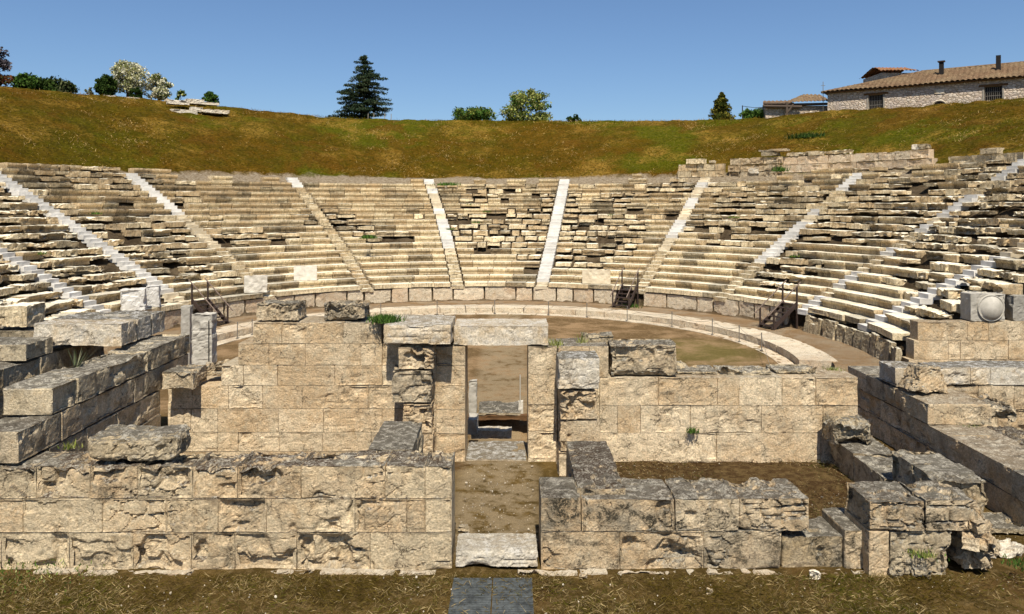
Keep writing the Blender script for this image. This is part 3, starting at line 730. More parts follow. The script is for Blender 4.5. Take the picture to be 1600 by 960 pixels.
# pillars
PL = thing('door_pillar', (xx(645, 18.6), 18.9, 0), 'crumbling pillar of rough blocks left of the doorway', 'pillar')
Yp = 18.62
for (a, b, y0, y1, rg, tt) in ((622, 679, 543, 578, 2.2, (1.05, .6, .3)), (611, 675, 578, 630, 1.6, (.9, .2, 1.1)), (628, 676, 631, 678, 1.6, (1.05, .9, .1)), (640, 677, 678, 734, .9, (1.05, .9, .1))):
    blk(PL, xx(a, Yp), xx(b, Yp), Yp, YB-.01, zy(y1, Yp)+.005, zy(y0, Yp), M['wall'], .035, rg, 1.3, tt)
PR = thing('door_pillar', (xx(905, 18.3), 18.6, 0), 'pillar with a rounded grey-white cap block right of the doorway', 'pillar')
Yp = 18.3
for (a, b, y0, y1, rg, tt, m) in ((871, 937, 560, 609, .5, (.92, .2, .9), 'pale'), (874, 935, 610, 657, 1.9, (1.05, .7, .3), 'wall'), (874, 938, 658, 706, 1.2, (1.05, .6, .3), 'wall'), (872, 912, 707, 746, .5, (1.1, .3, .1), 'wall')):
    blk(PR, xx(a, Yp), xx(b, Yp), Yp, YB, zy(y1, Yp)+.005, zy(y0, Yp), M[m], .035, rg, 1.3, tt)
zl = 1.84
CL = thing('cross_wall', (xx(620, 16), 15.8, 0), 'short grey-topped wall running back from the front wall to the left pillar', 'wall')
Yk = yz(657, zl)
blk(CL, xx(600, Yk), xx(664, Yk)-.02, YA+DA+.02, Yk, .5, zl, M['grey'], .045, .8, .8, (.95, .2, 1.2))
blk(CL, xx(600, Yk), xx(664, Yk)-.02, YA+DA+.02, Yk, -.1, .5, M['grey'], .06, .8, .6, (1., .2, .6))
mb = MB()
rock(mb, (xx(208, 13.9), YA+.58, zA+.24), (xx(283, YA)-xx(133, YA), 1.0, .56), .035, .9, 1.2, (0, 0, .03), (1., .25, 1.1), soft=.17); tag(mb.build('boulder', M['grey']), 'large rounded weathered block lying on the left front wall', 'boulder')
# left wing wall
FX = -8.86
Fw = thing('wing_wall', (FX-.5, 17, 0), 'thick shaded wall running back along the left side to the tall wall', 'wall')
def sidewall(parent, face, sgn, rows, mat, thick, res, rough, chip, li, bright=1., warm=.3):
    """rows: (z0, z1, [y joints]); the face plane is x = face, stone goes to -sgn"""
    for z0, z1, js in rows:
        for a, b in zip(js[:-1], js[1:]):
            dj = rnd.uniform(0, .03)
            x0, x1 = (face-thick, face-dj) if sgn > 0 else (face+dj, face+thick)
            blk(parent, x0, x1, a+.002, b-.002, z0+.001, z1-.001, mat, res, rough*rnd.uniform(.5, 1.3), chip*rnd.uniform(.5, 1.2), (bright*rnd.uniform(.85, 1.12), warm*rnd.uniform(0, 2), li*rnd.uniform(.6, 1.2)), fl='x' if (z0, z1) != rows[-1][:2] else 'xt')
sidewall(Fw, FX, 1, [(-.1, .62, [14.6, 16, 17.6, 19.2]), (.62, 1.24, [14.6, 15.6, 16.9, 18.3, 19.2]), (1.24, 1.84, [14.6, 15.9, 17.2, 18.2, 19.2]), (1.86, 2.44, [13.68, 15.0, 16.3, 17.9, 19.9, 20.9])], M['wall'], 1.0, .05, .6, .6, .75)
sidewall(Fw, FX, 1, [(2.45, 2.98, [14.7, 15.55, 16.15, 18.55, 19.9, 21.0])], M['grey'], 1.02, .04, 1., .9, 1.1, 1.12)
# inner left wall and the beams that roof the side passage
Gw = thing('side_wall', (-12.2, 17.5, 0), 'dark-topped wall at the left edge that carries the big beam', 'wall')
sidewall(Gw, -11.3, 1, [(-.1, 1.1, [14, 16, 18, 21.2]), (1.1, 2.3, [14, 15.5, 17.5, 19.3, 21.2]), (2.3, 2.88, [14.2, 15.6, 16.9, 18.3, 19.6, 21.2])], M['grey'], 1.6, .06, .8, .8, 1.)
sidewall(Gw, -11.28, 1, [(2.89, 3.28, [17.67, 18.7])], M['grey'], 1.9, .045, .9, .9, 1., 1.1)
LB = ['pale beam with a stained face spanning the side passage at left, frontmost', 'grey roof beam with an orange patch, second behind the stained pale beam', 'grey roof beam with a rust-red hollow, third behind the stained pale beam']
for i, (y0, y1, m, tt) in enumerate(((18.75, 19.55, 'pale', (1.02, .6, .35)), (19.57, 20.35, 'pale', (.85, .2, 1.)), (20.37, 21.15, 'pale', (.85, .3, 1.)))):
    mb = MB(); rock(mb, (-10.75, (y0+y1)/2, 3.31), (2.25, y1-y0, .60), .05, .4, .6, tint=tt); tag(mb.build('roof_beam', M[m]), LB[i], 'stone beam', 'beams roofing the side passage')
mb = MB(); rock(mb, (xx(20, 20.5), 20.7, 3.55), (1.1, .9, .62), .05, 1., 1., tint=(1.1, .3, .3)); tag(mb.build('wall_block', M['seat']), 'cream fluted block at the left edge behind the side wall', 'stone block')
mb = MB(); rock(mb, (xx(20, 20.5)+.1, 20.9, 1.6), (1.5, 1.3, 3.2), .1, 1., .6, tint=(.7, .3, .9)); tag(mb.build('pier', M['grey']), 'dark stone pier under the cream fluted block at left', 'pier')
# grey marble pillars of the side entrance
mb = MB(); Ym = 26.0
rock(mb, (xx(315, Ym), Ym+.25, zy(490, Ym)/2), (xx(333, Ym)-xx(299, Ym), .5, zy(490, Ym)), .05, .5, .5, tint=(.95, .3, .2)); t = tag(mb.build('marble_pillar', M['oldmarble']), 'upright grey marble pillar with a vertical groove behind the left wall end', 'pillar')
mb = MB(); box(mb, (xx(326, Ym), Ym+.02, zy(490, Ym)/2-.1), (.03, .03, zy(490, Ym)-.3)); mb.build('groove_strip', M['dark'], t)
mb = MB(); Ym = 30.5
rock(mb, (xx(288, Ym), Ym+.25, zy(478, Ym)/2), (.42, .4, zy(478, Ym)), .06, .3, .4, tint=(.75, .5, .2)); tag(mb.build('marble_pillar', M['oldmarble']), 'smaller pale pillar stump left of the grooved grey marble pillar', 'pillar')

# right wing wall
KX = 10.25
K = thing('wing_wall', (KX+.5, 19, 0), 'thick shaded wall running back along the right side with ragged stepped end', 'wall')
sidewall(K, KX, -1, [(-.1, .55, [13.2, 15, 17.2, 19.4, 21.5, 23.3]), (.55, 1.10, [13.5, 15.6, 17.9, 19.6, 21.2, 23.3])], M['wall'], 1.35, .05, .8, .7, .7, 1.08, .6)
sidewall(K, KX, -1, [(1.10, 1.62, [18.75, 20.4, 22.0, 23.2])], M['wall'], 1.6, .045, .9, .9, .7, 1.1, .5)
sidewall(K, KX, -1, [(1.64, 2.16, [20.38, 21.3])], M['pale'], .95, .045, .5, .6, .5, .9)
K2 = thing('side_wall', (14, 20.5, 0), 'pale ashlar wall at the right edge with a whitish upper course', 'wall')
YK = 20.36
ashlar(K2, YK, .9, [(574, 602, [1460, 1517, 1548, 1620, 1700, 1790])], M['pale'], .05, .6, .8, .45, .98)
ashlar(K2, YK+.03, .9, [(602, 641, [1470, 1529, 1585, 1680, 1790]), (641, 682, [1490, 1560, 1640, 1790]), (682, 722, [1490, 1580, 1700, 1790])], M['wall'], .05, .6, .8, .55, 1.02)
mb = MB(); rock(mb, (xx(1446, 19.9), 19.95, 1.62+.36), (1.2, .8, .78), .04, 1.8, 1.6, (0, .1, .2), (1.05, .5, .6), taper=.35, soft=.06); tag(mb.build('boulder', M['wall']), 'jagged boulder perched at the ragged end of the right wing wall', 'boulder')
mb = MB(); rock(mb, (KX+1.35, 19.45, 1.1+.24), (1.9, 1.5, .5), .045, 2., 2., (0, 0, 0), (1.1, .4, .9)); tag(mb.build('rough_block', M['wall']), 'rough spalled block on the right wing wall below the jagged boulder', 'stone block')
mb = MB(); rock(mb, (KX+1.75, 16.6, .56), (1.0, 4.2, 1.14), .06, 1.2, 1.2, (0, 0, 0), (.85, .5, 1.2)); o = mb.build('inner_facing', M['wallred'], K)
# right end of the seating: retaining wall with bossed block
RWt = thing('retaining_wall', (20, 28.8, 0), 'golden ashlar wall closing the right end of the seat tiers', 'wall')
YR = 28.75
ashlar(RWt, YR, .6, [(503, 532, [1434, 1512, 1545, 1569, 1620, 1690, 1770]), (532, 562, [1428, 1482, 1501, 1576, 1650, 1740, 1790]), (562, 594, [1420, 1500, 1580, 1680, 1790])], M['wall'], .07, .35, .4, .15, 1.12, .004, warm=.7, jitter=.006)
mb = MB(); rock(mb, ((xx(1770, YR)+44)/2, YR+.3, 1.0), (44-xx(1770, YR), .6, 2.2), .4, .4, .3, tint=(1, .6, .2)); mb.build('outer_stretch', M['wall'], RWt)
LWt = thing('retaining_wall', (-20, 28.8, 0), 'rough wall closing the left end of the seat tiers', 'wall')
mb = MB()
for i in range(12):
    for j in range(4): rock(mb, (-18.6-i*1.5+(j % 2)*.5, 28.75, .3+j*.55), (1.48, .6, .54), .12, 1., .8, tint=jt(.9, None, .5))
mb.build('ashlar_face', M['wall'], LWt)
zR = zy(503, YR)
bb = thing('bossed_block', (xx(1544, YR), YR+.3, zR), 'square grey block carved with a round domed boss standing on the golden wall', 'carved stone')
mb = MB(); s = xx(1572, YR)-xx(1516, YR)
rock(mb, (xx(1544, YR), YR+.36, zR+s/2*.80), (s, .75, s*.80), .05, .5, .5, tint=(.85, .1, .5)); mb.build('slab', M['oldmarble'], bb)
mb = MB(); V = []; nn_ = 32
cx_, cz_ = xx(1548, YR), zR+s*.38; rad = s*.37
rings_ = [(0, .22), (.35, .205), (.65, .15), (.85, .08), (.93, .03), (.935, .05), (1.0, .05), (1.01, -.05)]
for (q, d_) in rings_:
    for k in range(nn_): V.append((cx_+rad*q*math.cos(2*math.pi*k/nn_), YR-.0-d_, cz_+rad*q*math.sin(2*math.pi*k/nn_)))
Q = np.array([[i*nn_+k, i*nn_+(k+1) % nn_, (i+1)*nn_+(k+1) % nn_, (i+1)*nn_+k] for i in range(len(rings_)-1) for k in range(nn_)])
mb.add(V, Q, (.95, .2, .3)); mb.build('round_boss', M['oldmarble'], bb, smooth=True)
mb = MB(); rock(mb, (xx(1598, YR), YR+.4, zR+.5), (.62, .6, 1.02), .06, .6, .5, tint=(.6, .2, .8)); tag(mb.build('upright_block', M['oldmarble']), 'dark grey upright block at the right edge on the golden wall', 'stone block')
# rubble at the outer end
mb = MB()
for i in range(14):
    mb2 = mb; s = rnd.uniform(.15, .45); rock(mb2, (15.6+rnd.uniform(-.4, .5), 28.2+rnd.uniform(-.6, .6), .1+rnd.random()*.25), (s, s*.8, s*.6), .07, 1, 1.4, (0, 0, rnd.random()*3), (1, .3, .2))
tag(mb.build('rubble_heap', M['seat'], loc=(15.6, 28.2, 0)), 'pale rubble heap at the foot of the golden wall corner', 'rubble')

# things seen through the doorway
mb = MB(); rock(mb, (xx(781, 24.7), (yz(645, .1)+yz(626, .1))/2, .05), (xx(815, 24.6)-xx(748, 24.6), yz(626, .1)-yz(645, .1), .14), .06, .5, .6, tint=(.85, .2, .6)); tag(mb.build('paving_slab', M['grey']), 'flat grey slab on the ground seen through the doorway', 'stone slab')
mb = MB(); rock(mb, (xx(776, 20.2), (yz(718, .05)+20.95)/2, -.05), (xx(823, 19.6)-xx(727, 19.6), 20.95-yz(718, .05), .22), .05, .5, .4, tint=(.85, .5, .5)); tag(mb.build('door_sill', M['pale']), 'cream sill slab in the foot of the doorway', 'sill')
for (y0, z0_, lab) in ((21.9, -.5, 'dark timber beam across the pit, lower and nearer'), (23.55, -.05, 'brown timber beam across the pit at its far lip')):
    mb = MB(); rock(mb, (-.35, y0, z0_), (2.9, .24, .2), .08, .4, .3, tint=(1, .5, .5)); tag(mb.build('timber_beam', M['wood']), lab, 'beam')
mb = MB(); rock(mb, (xx(768, 22.8), 22.8, -.3), (1.25, .5, .3), .05, .6, .6, tint=(1., .4, .2)); tag(mb.build('pit_slab', M['pale']), 'pale slab down in the pit beyond the doorway', 'stone slab')
mb = MB(); rock(mb, (xx(739, 24), 24, .48), (.30, .4, 1.1), .05, .5, .7, tint=(.85, .3, .3)); tag(mb.build('marble_post', M['oldmarble']), 'pale marble post standing left beyond the doorway', 'stone post')
mb = MB(); rock(mb, (xx(740, 22.9), 22.5, .05), (.34, .8, .5), .06, .6, .7, tint=(.8, .3, .3)); tag(mb.build('marble_block', M['oldmarble']), 'low marble block in front of the marble post beyond the doorway', 'stone block')
pt = thing('barrier_stand', (xx(813, 23.4), 23.4, 0), 'thin white pole on a stone foot at the right side beyond the doorway', 'pole')
mb = MB(); tube(mb, [(xx(813, 23.4), 23.85, .25), (xx(813, 23.4), 23.85, 1.2)], .018, 8); mb.build('pole', M['oldmarble'], pt)
mb = MB(); rock(mb, (xx(814, 23.4), 23.9, .14), (.2, .2, .5), .05, .3, .3, tint=(1.2, .3, .2)); mb.build('foot', M['oldmarble'], pt)

# foreground bits
FL = thing('foundation_course', (0, YA-.2, 0), 'thin pale broken foundation course showing along the foot of the front walls', 'foundation')
px = -40
while px < 1500:
    w_ = rnd.uniform(40, 130)
    if not (700 < px+w_ and px < 705) and rnd.random() < .85:
        mb = MB(); rock(mb, (xx(px+w_/2, YA-.1), YA-.09+rnd.uniform(-.04, .03), -.055), (xx(px+w_, YA)-xx(px, YA), .24, .15), .04, 1., 2.2, tint=(.80, .5, .3)); mb.build('footing_stone', M['podium'], FL)
    px += w_+rnd.uniform(-4, 12)
def stones(lst, lab):
    for i, (px, py, w_, d_, h_, tt, m) in enumerate(lst):
        Y = yz(py, 0); mb = MB(); rock(mb, (xx(px, Y), Y+d_/2, h_*.35), (w_, d_, h_), .035, 1.2, 1.8, (0, 0, rnd.uniform(-.2, .2)), tt); tag(mb.build('loose_stone', M[m]), lab[i], 'stone')
stones([(1403, 905, .38, .22, .16, (.9, .3, .7), 'grey'), (1448, 908, .42, .24, .18, (.9, .3, .9), 'grey'), (1574, 872, .75, .42, .30, (1.1, .1, .2), 'pale'), (1585, 836, .95, .9, .16, (1., .2, .6), 'grey'), (1276, 905, .26, .15, .08, (1.2, .1, 0), 'pale'), (912, 905, .22, .15, .08, (1., .6, .1), 'wall'), (724, 832, .3, .25, .16, (1., .4, .4), 'wall'), (1110, 928, .18, .12, .05, (1., .4, .1), 'wall')],
 ['pitted grey stone in the grass below the corner block, left of two', 'pitted grey stone in the grass below the corner block, right of two', 'pale angular stone at the lower right edge', 'flat grey slab at the right edge behind the pale angular stone', 'small white stone in front of the sunken wall stump', 'small tan stone right of the blue-grey floor panels', 'small stone in the left back corner of the threshold block', 'flat tan stone in the dry grass in front of the right wall'])
Ysh = yz(908, 0)
fp = thing('floor_mesh', ((xx(708, Ysh)+xx(832, Ysh))/2, Ysh-1, 0), 'two blue-grey mesh panels laid flat in the dry grass in front of the passage', 'ground panel')
xm = (xx(708, Ysh)+xx(832, Ysh))/2; wd = xx(832, Ysh)-xx(708, Ysh)
for s in (-1, 1):
    mb = MB(); box(mb, (xm+s*wd/4, Ysh-1.2, .045), (wd/2-.02, 2.4, .02)); mb.build('panel', M['sheet'], fp)
    mb = MB()
    for i in range(13): box(mb, (xm+s*wd/4-wd/4+.03+i*(wd/2-.06)/12, Ysh-1.2, .058), (.004, 2.38, .004))
    for i in range(44): box(mb, (xm+s*wd/4, Ysh-.02-i*.054, .062), (wd/2-.03, .003, .004))
    mb.build('wire_grid', M['sheet'], fp)

# ------------------------------------------------------------------ walls at the top of the tiers
def top_wall(name, label, px0, px1, rad, zb, n, hs, mat, jw=(.9, 1.6), rough=.4, chip=.4, tint0=1., warm=.4, li=.2):
    x0, y0 = on_ring(px0, rad); x1, y1 = on_ring(px1, rad)
    a0 = math.atan2(x0-TX, y0-TY); a1 = math.atan2(x1-TX, y1-TY)
    t = thing(name, (TX+rad*math.sin((a0+a1)/2), TY+rad*math.cos((a0+a1)/2), zb), label, 'wall')
    z = zb
    for i in range(n):
        a = a0+rnd.uniform(0, .3)/rad
        while a < a1-.3/rad:
            L = min(rnd.uniform(*jw), (a1-a)*rad+.01); tm = a+L/rad/2; a += L/rad
            if i == n-1 and rnd.random() < (.0 if px0 == 1222 or n == 1 else .14): continue
            mb = MB(); rock(mb, (TX+(rad+.3)*math.sin(tm), TY+(rad+.3)*math.cos(tm), z+hs/2), (L-.01, .6, hs-.01), .1, rough, chip, (0, 0, -tm), (tint0*rnd.uniform(.85, 1.1), warm*rnd.uniform(.2, 1.8), li), flush='yt')
            mb.build('stone_block', mat, t)
        z += hs
    return t
top_wall('terrace_wall', 'cream ashlar wall of two courses on the slope above the right tiers', 1222, 1456, 31.6, 8.95, 2, .58, M['podium'], (.9, 2.4), .8, .8, 1.0, .8, .3)
top_wall('terrace_wall', 'low wall of squared blocks left of the cream ashlar wall above the tiers', 1056, 1130, 31.2, 8.75, 2, .52, M['seat'], (1., 1.6), .8, .9, 1.0, .6, .3)
top_wall('terrace_wall', 'weathered brownish blocks joining the two walls above the tiers', 1135, 1222, 31.3, 8.55, 3, .54, M['wall'], (.7, 1.5), 1.6, 1.4, .9, .8, .7)
top_wall('terrace_wall', 'row of grey squared blocks at the top of the rightmost tiers', 1478, 1600, 31.4, 8.95, 1, .58, M['grey'], (.9, 1.8), 1., 1., 1.15, .3, .5)
def bigstone(px, py, rad, sz, lab, m='seat', tt=(1, .3, .4), rz=0, tilt=0, name='stone_block', zf=None):
    x, y = on_ring(px, rad); z = zy(py, y); tz = float(terr([x], [y])[0]); z = min(z, tz+.12) if zf is None else zf
    if name == 'slope_slab' and lab.count('lower') == 0: z += .30 if 'upper' in lab else .05
    a = math.atan2(x-TX, y-TY)
    mb = MB(); rock(mb, (x, y, z+sz[2]/2), sz, .09, 1., 1.1, (tilt, 0, -a+rz), tt); return tag(mb.build(name, M[m]), lab, 'stone block')
bigstone(1088, 252, 31.35, (1.5, .7, .45), 'pale block topping the low wall left of the cream ashlar wall', tt=(1.1, .1, .2), zf=9.78)
bigstone(1113, 247, 31.35, (.55, .5, .3), 'small dark block right of the pale capping block above the tiers', 'grey', zf=9.78)
bigstone(1205, 238, 31.55, (1.3, .8, .38), 'dark slab at the upper left of the cream ashlar wall', 'grey', (.7, .3, 1), zf=10.18)
bigstone(1210, 230, 31.6, (2.2, .9, .25), 'long brownish slab lying on the slope above the cream ashlar wall', 'wall', (.8, .5, .8), zf=10.5)
bigstone(1258, 242, 31.9, (2.6, .8, .38), 'long grey slab on top of the cream ashlar wall, left part', 'grey', (1.15, .3, .6), zf=10.09)
bigstone(1310, 243, 31.9, (2.0, .8, .36), 'pale broken slab on top of the cream ashlar wall, middle', tt=(1., .4, .3), zf=10.09)
bigstone(1433, 250, 31.9, (.6, .5, .42), 'small white boulder on the right end of the cream ashlar wall', 'pale', (1.3, 0, 0), zf=10.09)
bigstone(1445, 251, 31.9, (.75, .6, .40), 'small grey block beside the white boulder on the cream ashlar wall', 'grey', zf=10.09)
bigstone(1550, 258, 31.6, (1.1, .7, .4), 'grey block lying on the squared blocks at the top right', 'grey', zf=9.5)
bigstone(1180, 268, 31.5, (.9, .7, .5), 'rounded pale block at the foot of the terrace blocks', 'pale')
# pile of slabs near the crest at left
pile = [(286, 179, 43.0, (2.2, 1.1, .42), 'broken pale slab jutting from the slope at left, lower left of the pile', .05), (334, 179, 43.0, (2.5, 1.1, .40), 'long pale slab jutting from the slope at left, lower right of the pile', -.05), (306, 177, 43.4, (1.1, .9, .5), 'short block wedged in the middle of the slab pile on the left slope', 0), (278, 170, 44.0, (1.8, .9, .3), 'grey slab in the upper course of the pile on the left slope, left', 0), (318, 169, 44.2, (2.6, .9, .3), 'grey slab in the upper course of the pile on the left slope, right', 0), (278, 162, 45.6, (2.2, 1., .30), 'pale slab on the crest behind the slab pile', 0), (304, 163, 45.6, (1.6, 1., .40), 'squared whitish block on the crest behind the slab pile', 0), (196, 156, 46.3, (3.6, .8, .22), 'long thin pale slab on the crest below the blossoming tree', 0)]
for px, py, rad, sz, lab, tl in pile: bigstone(px, py, rad, sz, lab, 'pale', (1.08, .2, .35), rnd.uniform(-.05, .05), tl, 'slope_slab')

# ------------------------------------------------------------------ vegetation
def leaves(mb, C, S, n, size, cols, seed=0, droop=0, up=.3):
    """leaf quads spread through clumps: centres C (k,3), radii S (k,3)"""
    g = np.random.default_rng(seed); k = g.integers(0, len(C), n)
    d = g.normal(size=(n, 3)); d /= np.linalg.norm(d, axis=1, keepdims=True); d *= (g.random((n, 1))**.45)
    P = C[k]+d*S[k]
    a = g.normal(size=(n, 3)); a /= np.linalg.norm(a, axis=1, keepdims=True)
    b = np.cross(a, g.normal(size=(n, 3))+[0, 0, up]); b /= np.linalg.norm(b, axis=1, keepdims=True)+1e-9
    s = size*g.uniform(.55, 1.3, (n, 1)); w = s*g.uniform(.35, .7, (n, 1))
    V = np.stack([P-a*s-0*b, P+b*w, P+a*s, P-b*w], 1).reshape(-1, 3)
    cc = np.array(cols); ci = g.integers(0, len(cols), n)
    bias = g.random(len(C))[k]; ci = np.where(g.random(n) < .5, (bias*len(cols)).astype(int) % len(cols), ci)
    T = cc[ci]*g.uniform(.65, 1.35, (n, 1)); T = np.repeat(T, 4, 0)
    mb.add(V, np.arange(n*4).reshape(-1, 4), T)
def spot(px, rad=48.):
    x, y = on_ring(px, rad); return x, y, float(terr([x], [y])[0])-.05
def tree(name, px0, px1, pyt, lab, cat, cols, rad=48., n=3500, size=.13, nk=26, trunk=.12, shape='round', seed=1, low=.25, group=None, stake=False):
    pm = (px0+px1)/2; x, y, z = spot(pm, rad); zt = zy(pyt, y); hw = (px1-px0)/2*y/F; Ht = zt-z
    g = np.random.default_rng(seed)
    t = thing(name, (x, y, z), lab, cat, group)
    C = []; S = []
    for i in range(nk):
        u = g.random(); a = g.random()*6.283
        if shape == 'cone': zz = z+Ht*(.04+.93*u); rr_ = hw*(1-u)**.8*g.random()**.5*.92; s = .32*hw*(1.05-u)+.06*Ht
        elif shape == 'bush': zz = z+Ht*(.1+.6*u); rr_ = hw*.82*g.random()**.5; s = .30*Ht+.04*hw
        else: zz = z+Ht*(low+(.88-low)*u); e = abs((u-.42)/.62); rr_ = hw*.85*math.sqrt(max(0, 1-e*e))*g.random()**.45; s = .20*hw+.05*Ht
        C.append((x+rr_*math.cos(a), y+rr_*math.sin(a), zz)); S.append((s*g.uniform(.7, 1.2), s*g.uniform(.7, 1.2), s*g.uniform(.55, .9)))
    C = np.array(C); S = np.array(S); S = np.minimum(S, np.maximum(zt-C[:, 2:3], .12))
    mb = MB(); leaves(mb, C, S, n, size, cols, seed); mb.build('crown', M['leaf'], t)
    mb = MB(); top = z+Ht*(.8 if shape != 'bush' else .5)
    tube(mb, [(x, y, z-.2), (x+.03, y, z+Ht*.3), (x-.02, y, top)], [trunk, trunk*.75, trunk*.25], 7)
    for i in range(0, nk, 2):
        b0 = z+Ht*(.12+.5*g.random()); b0 = min(b0, C[i][2]-.05)
        tube(mb, [(x, y, b0), ((x+C[i][0])/2, (y+C[i][1])/2, (b0+C[i][2])/2+.05), tuple(C[i])], [trunk*.45, trunk*.28, trunk*.1], 5)
    mb.build('trunk', M['bark'], t)
    return t
GD = [(.020, .040, .010), (.035, .062, .014), (.05, .08, .018)]
GB = [(.06, .12, .022), (.09, .15, .03), (.04, .08, .018)]
YG = [(.20, .22, .045), (.27, .28, .08), (.10, .13, .025), (.34, .34, .14)]
BL = [(.62, .58, .40), (.70, .67, .50), (.45, .43, .22), (.10, .12, .03), (.30, .30, .12)]
tree('purple_tree', -34, 13, 66, 'dull grey tree cut off by the left edge of the picture', 'tree', [(.12, .11, .12), (.19, .17, .18), (.07, .06, .065)], 48, 2600, .13, 30, .12, seed=3)
tree('red_shrub', -30, 20, 108, 'dark reddish shrub at the left edge on the crest', 'shrub', [(.07, .03, .02), (.12, .05, .02), (.05, .06, .015)], 47.5, 1800, .13, 22, .07, 'bush', 4)
tree('shrub', 21, 54, 108, 'spiky bright green shrub, leftmost on the crest', 'shrub', GB, 47.5, 2200, .14, 24, .06, 'bush', 5, group='shrubs on the crest at left')
tree('shrub', 48, 86, 118, 'dark green shrub between the spiky bright one and the thin-leaved one', 'shrub', GD, 47.5, 2200, .14, 26, .06, 'bush', 6, group='shrubs on the crest at left')
tree('shrub', 80, 115, 116, 'thin-leaved grey-green shrub at the right end of the left hedge', 'shrub', [(.06, .08, .03), (.10, .11, .05), (.035, .05, .015)], 47.5, 1700, .15, 24, .05, 'bush', 7, group='shrubs on the crest at left')
tree('thin_sapling', 132, 147, 136, 'tiny sparse sapling left of the dark clipped bush', 'sapling', [(.12, .13, .06), (.2, .2, .12)], 47.5, 260, .10, 12, .03, seed=8)
tree('clipped_bush', 149, 182, 116, 'dark green clipped rounded bush in front of the large blossoming tree', 'bush', GD, 47.5, 6000, .11, 70, .07, 'round', 9, low=.12)
tree('blossom_tree', 164, 234, 90, 'large white-blossoming tree on the crest behind the dark clipped bush', 'tree', BL, 50, 5600, .115, 52, .15, seed=10)
tree('round_bush', 203, 224, 136, 'small dark green bush at the foot of the large blossoming tree', 'bush', GD, 47.6, 2600, .11, 30, .05, 'round', 11, low=.12)
tree('blossom_tree', 227, 270, 115, 'smaller white-blossoming tree right of the large one', 'tree', BL, 49.5, 3200, .13, 46, .10, seed=12)
tree('thin_sapling', 274, 290, 138, 'thin green sapling right of the smaller blossoming tree', 'sapling', GB+YG, 48, 420, .11, 14, .03, seed=13)
tree('round_bush', 317, 341, 142, 'small bright green round bush right of the slab pile on the crest', 'bush', GB, 46.8, 2600, .12, 32, .05, 'round', 14, low=.1)
tree('shrub', 704, 778, 164, 'low green bush left of the yellow-green flowering shrub', 'shrub', GB+YG[:1], 48, 4200, .14, 44, .06, 'bush', 15)
tree('flowering_shrub', 777, 872, 140, 'large yellow-green shrub with upright sprays near the centre of the crest', 'shrub', YG+GB[:1], 48, 6000, .15, 60, .07, 'round', 16, low=.05)
tree('shrub', 883, 910, 178, 'tiny dark shrub right of the yellow-green shrub', 'shrub', GD, 48, 700, .12, 12, .04, 'bush', 17)
tree('cone_shrub', 1106, 1149, 145, 'cone-shaped yellow-tipped conifer shrub on the crest', 'shrub', [(.05, .06, .012), (.13, .12, .02), (.03, .04, .008), (.20, .17, .03)], 47.5, 6500, .12, 80, .08, 'cone', 18)
tree('round_bush', 1156, 1198, 169, 'bright green clipped bush beside the pole near the shed', 'bush', GB, 48.5, 3400, .12, 40, .05, 'bush', 19)
tree('thin_sapling', 1186, 1204, 158, 'grey leafless sapling behind the shed', 'sapling', [(.2, .17, .13)], 56, 200, .08, 14, .04, seed=20)
# conifer
def conifer():
    x, y, z = spot(569, 50.); zt = zy(86, y); Ht = zt-z; g = np.random.default_rng(33)
    t = thing('conifer', (x, y, z), 'tall dark conifer with layered drooping branches on the crest', 'tree')
    mbt = MB(); mbl = MB(); mbb = MB()
    tube(mbt, [(x, y, z-.2), (x, y, z+Ht*.5), (x, y, zt-.1)], [.17, .11, .02], 8); mbt.build('trunk', M['bark'], t)
    C = []; S = []
    nl = 15
    for i in range(nl):
        u = (i+.4)/nl; zz = z+Ht*(.07+.9*u); rm = (4.0*(1-u)**.70+.30)*g.uniform(.62, 1.12)
        for j in range(int(9-4*u)):
            a = g.random()*6.283; L = rm*g.uniform(.5, 1.1); p0 = np.array([x, y, zz])
            p1 = p0+np.array([math.cos(a)*L, math.sin(a)*L, -.06*L+.12+g.uniform(-.14, .22)])
            pm = (p0+p1)/2+[0, 0, .14*L*.5]
            tube(mbb, [p0, pm, p1], [.05*(1-u)+.015, .03, .01], 5)
            for q in np.linspace(.25, 1, max(3, int(L/.30))):
                c = p0*(1-q)**2+2*q*(1-q)*pm+q*q*p1
                C.append(c); w_ = (.16+.22*math.sin(q*2.6))*(.75+.4*(1-u)); S.append((w_*1.35, w_*1.35, w_*.60))
    for i in range(60):
        u = g.random(); a = g.random()*6.283; q = (1-u)**.8*2.2*g.random()
        C.append((x+q*math.cos(a), y+q*math.sin(a), z+Ht*(.06+.84*u))); S.append((.42, .42, .34))
    C = np.array(C); S = np.array(S)
    leaves(mbl, C, S, 27000, .095, [(.016, .030, .016), (.026, .046, .024), (.045, .066, .034), (.075, .09, .045)], 5)
    mbb.build('branches', M['bark'], t)['kind'] = 'stuff'; mbl.build('crown', M['leaf'], t)
    for px in (575, 584, 601, 611):
        xs, ys, zs = spot(px, 46.8); mb = MB(); tube(mb, [(xs, ys, zs-.1), (xs+.02, ys, zs+.75)], .035, 6)
        tag(mb.build('stake', M['palebark']), 'thin pale stake %s at the foot of the conifer' % {575: 'nearest the trunk', 584: 'second from the trunk', 601: 'third from the trunk', 611: 'farthest right'}[px], 'stake', 'stakes by the conifer')
conifer()
